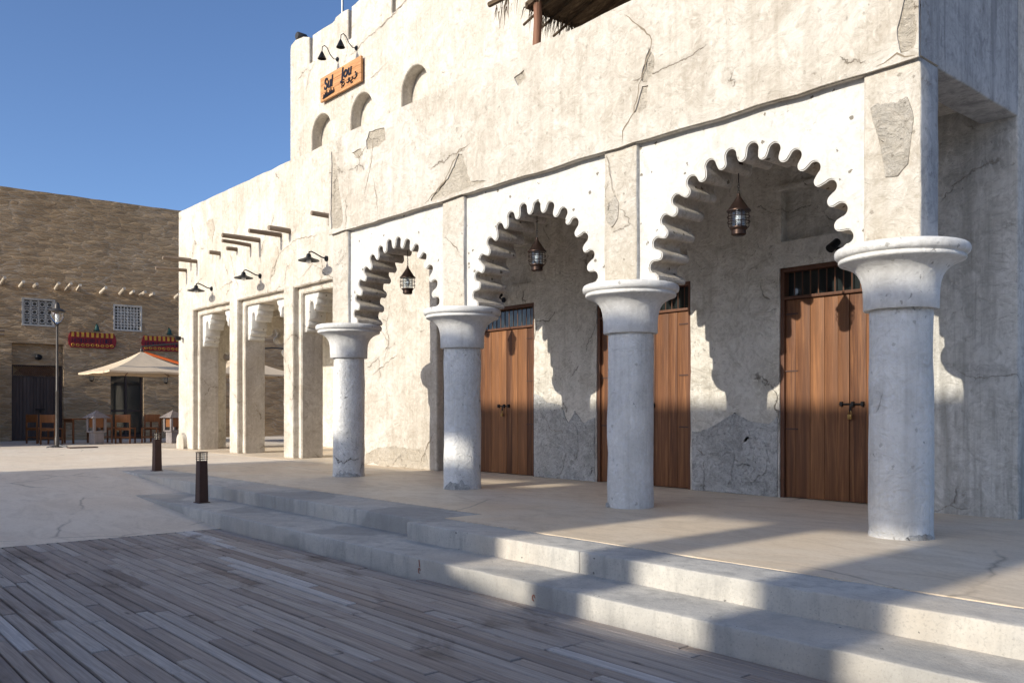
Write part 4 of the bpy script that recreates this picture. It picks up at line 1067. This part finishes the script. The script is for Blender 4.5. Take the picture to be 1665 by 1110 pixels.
# ------------------------------------------------------------------ square: street lamp, umbrellas, awning, chairs, tables
lp = thing('street_lamp', 'slim dark street lamp with a glass globe in front of the mud building', 'street lamp', (-25.93, 6.28, 0))
x, y = -25.93, 6.28
MB().lathe(x, y, [(.16, 0), (.15, .02), (.065, .03), (.06, .25), (.045, .30), (.04, 1.5), (.046, 1.52), (.034, 1.55), (.028, 3.28), (.06, 3.30), (.03, 3.34)], 18).build('pole', M['lampgrey'], lp)
for k in range(4):
    a = k * math.pi / 2 + .5; MB().tube([(x + .08*math.cos(a), y + .08*math.sin(a), .05), (x + .34*math.cos(a), y + .34*math.sin(a), .012)], .014, 6).build('foot', M['greymetal'], lp)
MB().lathe(x, y, [(.06, 3.33), (.12, 3.42), (.155, 3.54), (.15, 3.64), (.13, 3.68)], 20).build('globe', M['glass'], lp)
MB().lathe(x, y, [(.03, 3.40), (.04, 3.55), (.03, 3.6)], 10).build('bulb', M['bulb'], lp)
MB().lathe(x, y, [(.20, 3.665), (.215, 3.68), (.205, 3.70), (.15, 3.735), (.075, 3.76), (.06, 3.86), (.045, 3.90), (.01, 3.93)], 24).build('cap', M['lampgrey'], lp)
def make_umbrella():
    r = thing('market_umbrella', 'x', 'umbrella', (0, 0, 0), 'cream umbrellas over the cafe seats')
    MB().rbox(.2, .8, 1.55, 2.15, 0, .07, .01, .3, 0).build('foot', M['lampgrey'], r)
    MB().lathe(.5, 1.85, [(.035, .07), (.03, 3.02)], 12).build('pole', M['lampgrey'], r)
    MB().tube([(.5, 1.85, 2.98), (.25, .95, 3.02), (0, 0, 2.90)], .025, 8).build('arm', M['lampgrey'], r)
    h = 1.36; n = 6; ap = Vector((0, 0, 2.74)); m = MB(); ring = []
    cs = [(h, -h), (h, h), (-h, h), (-h, -h)]
    rim = []
    for k in range(4):
        a = Vector((*cs[k], 0)); b = Vector((*cs[(k+1) % 4], 0))
        for i in range(n): rim.append(a.lerp(b, i / n))
    N = len(rim)
    for lv in range(6):
        t_ = lv / 5
        for p in rim:
            sagz = 2.74 - .62 * t_ - .06 * math.sin(math.pi * t_)
            q = p * max(t_, .02); edge = abs(abs(p.x) - abs(p.y)) / h
            m.v.append(Vector((q.x, q.y, sagz + .05 * (1 - edge) * t_ * 0 - .035 * edge * (1 - edge) * 4 * t_ * .6)))
    for lv in range(5):
        for i in range(N): m.f.append((lv*N+i, lv*N+(i+1)%N, (lv+1)*N+(i+1)%N, (lv+1)*N+i))
    m.f.append(tuple(range(N)))
    # short hanging hem
    base = 5 * N; n1 = len(m.v)
    for i in range(N): m.v.append(m.v[base+i] * 1.0 + Vector((0, 0, -.05)))
    for i in range(N): m.f.append((base+i, base+(i+1)%N, n1+(i+1)%N, n1+i))
    c = m.build('canopy', M['canvas'], r, angle=12)
    for k in range(8):
        p = rim[k * 3]; MB().tube([(0, 0, 2.66), (p.x*.5, p.y*.5, 2.33), (p.x*.985, p.y*.985, 2.085)], .012, 5).build('rib', M['post'], r)
    MB().lathe(0, 0, [(.03, 2.73), (.045, 2.76), (.04, 2.80), (.02, 2.86), (.03, 2.89), (.01, 2.93)], 12).build('finial', M['lampgrey'], r)
    return r
u0 = make_umbrella()
place(u0, (-26.86, 8.80, 0), .03, 'cream square umbrella in front of the glazed door')
place(copy_tree(u0), (-26.55, 11.75, 0), .03, 'cream square umbrella mostly hidden behind the cream wing piers')
aw = thing('awning', 'orange canvas awning edge rising behind the cream umbrella', 'awning', tuple(bp(4, 0, 3)))
m = MB(); a_, b_ = 2.55, 2.62
ptsA = [bp(a_, .05, 3.10), bp(a_, 4.2, 2.52), bp(b_, 4.2, 2.52), bp(b_, .05, 3.10)]
m.quad(*ptsA); m.quad(*[p + Vector((0, 0, -.03)) for p in ptsA]); m.quad(ptsA[0], ptsA[1], ptsA[1] - Vector((0, 0, .07)), ptsA[0] - Vector((0, 0, .07)))
m.quad(ptsA[1], ptsA[2], ptsA[2] - Vector((0, 0, .07)), ptsA[1] - Vector((0, 0, .07)))
m.build('awning_cloth', M['orange'], aw, smooth=False)
MB().tube([bp(a_ + .03, .03, 2.75), bp(a_ + .03, 4.1, 2.46)], .018, 6).build('awning_arm', M['lampgrey'], aw)

def make_chair():
    r = thing('cafe_chair', 'x', 'chair', (0, 0, 0), 'orange wood chairs of the cafe')
    for sx in (-1, 1):
        MB().obox((sx*.21, -.21, .44), (1,0,0), (0,1,0), (0,0,1), .02, .02, .44).build('leg', M['chair'], r, bevel=.003)
        MB().obox((sx*.21, .20, .23), (1,0,0), (0,1,0), (0,0,1), .02, .02, .23).build('leg', M['chair'], r, bevel=.003)
        MB().box(sx*.21-.012, sx*.21+.012, -.19, .18, .16, .20).build('stretcher', M['chair'], r)
    MB().rbox(-.235, .235, -.235, .23, .45, .48, .006, .2, 0).build('seat', M['chair'], r)
    MB().rbox(-.192, .192, -.222, -.192, .64, .875, .006, .2, 0).build('backrest', M['chair'], r)
    MB().box(-.19, .19, .185, .21, .17, .20).build('stretcher', M['chair'], r)
    MB().box(-.19, .19, -.22, -.195, .17, .20).build('stretcher', M['chair'], r)
    MB().box(-.19, .19, -.22, -.2, .40, .45).build('apron', M['chair'], r)
    return r
c0 = make_chair()
for i, (x, y, rz, lab) in enumerate(((-29.55, 6.62, .5, 'orange wood chair nearest the old double door, turned sideways'), (-28.35, 6.72, R(48), 'orange wood chair with its back to us beside the lamp pole'),
        (-27.75, 8.62, R(52), 'orange wood chair with its back to us before the glazed door'), (-28.6, 8.42, R(40), 'orange wood chair half behind another before the glazed door'),
        (-27.35, 10.25, R(-20), 'orange wood chair next to the wing corner, right of the capped post'), (-27.7, 9.35, R(-120), 'orange wood chair pulled in at the table by the wing corner'))):
    place(c0 if i == 0 else copy_tree(c0), (x, y, 0), rz, lab)
def make_table():
    r = thing('cafe_table', 'x', 'table', (0, 0, 0), 'dark topped cafe tables')
    MB().rbox(-.40, .40, -.40, .40, .72, .76, .008, .3, 0).build('table_top', M['chair'], r)
    for sx in (-1, 1):
        for sy in (-1, 1): MB().obox((sx*.34, sy*.34, .36), (1,0,0), (0,1,0), (0,0,1), .025, .025, .36).build('leg', M['chair'], r, bevel=.003)
    for sy in (-1, 1): MB().box(-.32, .32, sy*.34-.012, sy*.34+.012, .64, .719).build('apron', M['chair'], r)
    return r
t0 = make_table()
place(t0, (-28.75, 7.62, 0), .1, 'orange wood cafe table between the lamp pole and the capped post')
place(copy_tree(t0), (-28.2, 10.0, 0), .1, 'orange wood cafe table under the umbrella by the wing corner')
def make_post():
    r = thing('capped_post', 'x', 'stone post', (0, 0, 0), 'squat stone posts with pyramid caps')
    MB().rbox(-.15, .15, -.15, .15, 0, .36, .015, .15, .004).build('base', M['stone'], r)
    b = MB()
    for sx in (-1, 1):
        for sy in (-1, 1): b.rbox(sx*.165-.035, sx*.165+.035, sy*.165-.035, sy*.165+.035, .36, .78, .008, .2, .002)
    b.rbox(-.19, .19, -.19, .19, .345, .40, .01, .2, .002); b.build('lantern_box', M['stone'], r)
    for k in range(2):
        b = MB()
        if k == 0: b.box(-.13, .13, -.155, .155, .50, .77)
        else: b.box(-.155, .155, -.13, .13, .50, .77)
        b.build('wooden_panel', M['chair'], r, smooth=False)
    b = MB(); n = [(-.29, -.29, .78), (.29, -.29, .78), (.29, .29, .78), (-.29, .29, .78), (0, 0, 1.01)]
    b.quad(n[0], n[1], n[4]); b.quad(n[1], n[2], n[4]); b.quad(n[2], n[3], n[4]); b.quad(n[3], n[0], n[4]); b.quad(n[3], n[2], n[1], n[0])
    b.build('cap', M['stone'], r, bevel=.01)
    return r
p0 = make_post()
place(p0, (-27.60, 7.75, 0), .25, 'squat stone post with a lilac pyramid cap left of the glazed door')
place(copy_tree(p0), (-27.0, 9.78, 0), .25, 'squat stone post with a pale pyramid cap by the wing corner')
dc = MB().rbox(-25.25, -24.95, 6.35, 7.05, .002, .025, .004, .4, 0).build('drain_cover', M['rust']); dc['label'] = 'narrow rust brown drain cover on the sunny paving'; dc['category'] = 'drain cover'
kb = MB().rbox(-26.9, -26.75, 9.9, 11.6, 0, .10, .015, .3, .005).build('stone_kerb', M['kerb']); kb['label'] = 'low white stone kerb behind the farther bollard'; kb['category'] = 'kerb'

# ================================================================== THE BUILDING OPPOSITE (behind the camera; it casts the shade)
OP_ = thing('opposite_building', 'plaster building across the deck whose roof screen shades the scene', 'building', (-4, -18, 0))
MB().box(-16.5, 12, -24, -14.31, -.45, 6.5).build('body', M['plaster'], OP_, smooth=False)
YF = -14.0; k_ = math.tan(R(SUN_EL)); D0 = 6.65 - YF; SX = -.33
def zz(z0): return z0 + k_ * D0
OPEN = [(-5.22, -4.33), (-3.82, -2.91), (-2.09, -.75), (.2, 1.2), (2.1, 3.1), (4.2, 5.2)]
sill, head = 6.85, zz(.15)
hl = []
OPEN = [(a + SX, b + SX) for a, b in OPEN]
for i, (a, b) in enumerate(OPEN):
    hl.append([(a, sill + (.16 if i == 0 else 0)), (a + (.75 if i == 0 else .02), sill), (b, sill), (b, head), (a, head)])
hl.append([(x_ + SX, z_) for x_, z_ in [(-10.1, zz(.38)), (-9.2, zz(.34)), (-8.3, zz(.40)), (-8.32, zz(.80)), (-9.3, zz(.74)), (-10.0, zz(.66))]])
outl = [(-16.5, -.45), (12, -.45), (12, zz(1.95)), (-11.55 + SX, zz(2.02)), (-11.55 + SX, zz(.62)), (-16.5, zz(.66))]
lowh = []
for a in (-14.5, -11.2, -7.6, -3.4, .6, 4.6, 8.4): lowh.append([(a, 1.0), (a + 1.2, 1.0), (a + 1.2, 2.9), (a, 2.9)])
for a in (-14.5, -11.2, -7.6, -3.4, .6, 4.6, 8.4): lowh.append([(a, 4.2), (a + 1.1, 4.2), (a + 1.1, 5.6), (a + .55, 6.0), (a, 5.6)])
MB().prism([outl] + hl + lowh, YF - .3, YF, 'y').build('front_wall', M['opp'], OP_, smooth=False)
for h in lowh:
    us = [p[0] for p in h]; vs = [p[1] for p in h]
    MB().box(min(us) + .02, max(us) - .02, YF - .22, YF - .16, min(vs) + .02, max(vs) - .02).build('shutter', M['olddoor'], OP_, smooth=False)
for x in (-15, -12, -9, -6, -3, 0, 3, 6, 9):
    MB().tube([(x, YF - .05, 6.25), (x, YF + .5, 6.22)], .05, 8).build('roof_pole', M['pole'], OP_)

# red chalk marks on the lowest riser
for (x, z) in ((-5.62, -.25), (-4.30, -.25)):
    m = MB(); m.tube([(x + .012*math.cos(a_), 3.945, z + .02*math.sin(a_)) for a_ in [2*math.pi*q/9 for q in range(8)]], .004, 5)
    if x < -5: m.tube([(x + .005, 3.945, z + .03), (x - .004, 3.945, z + .085)], .004, 5)
    m.build('red_mark', M['red_mark'], steps)
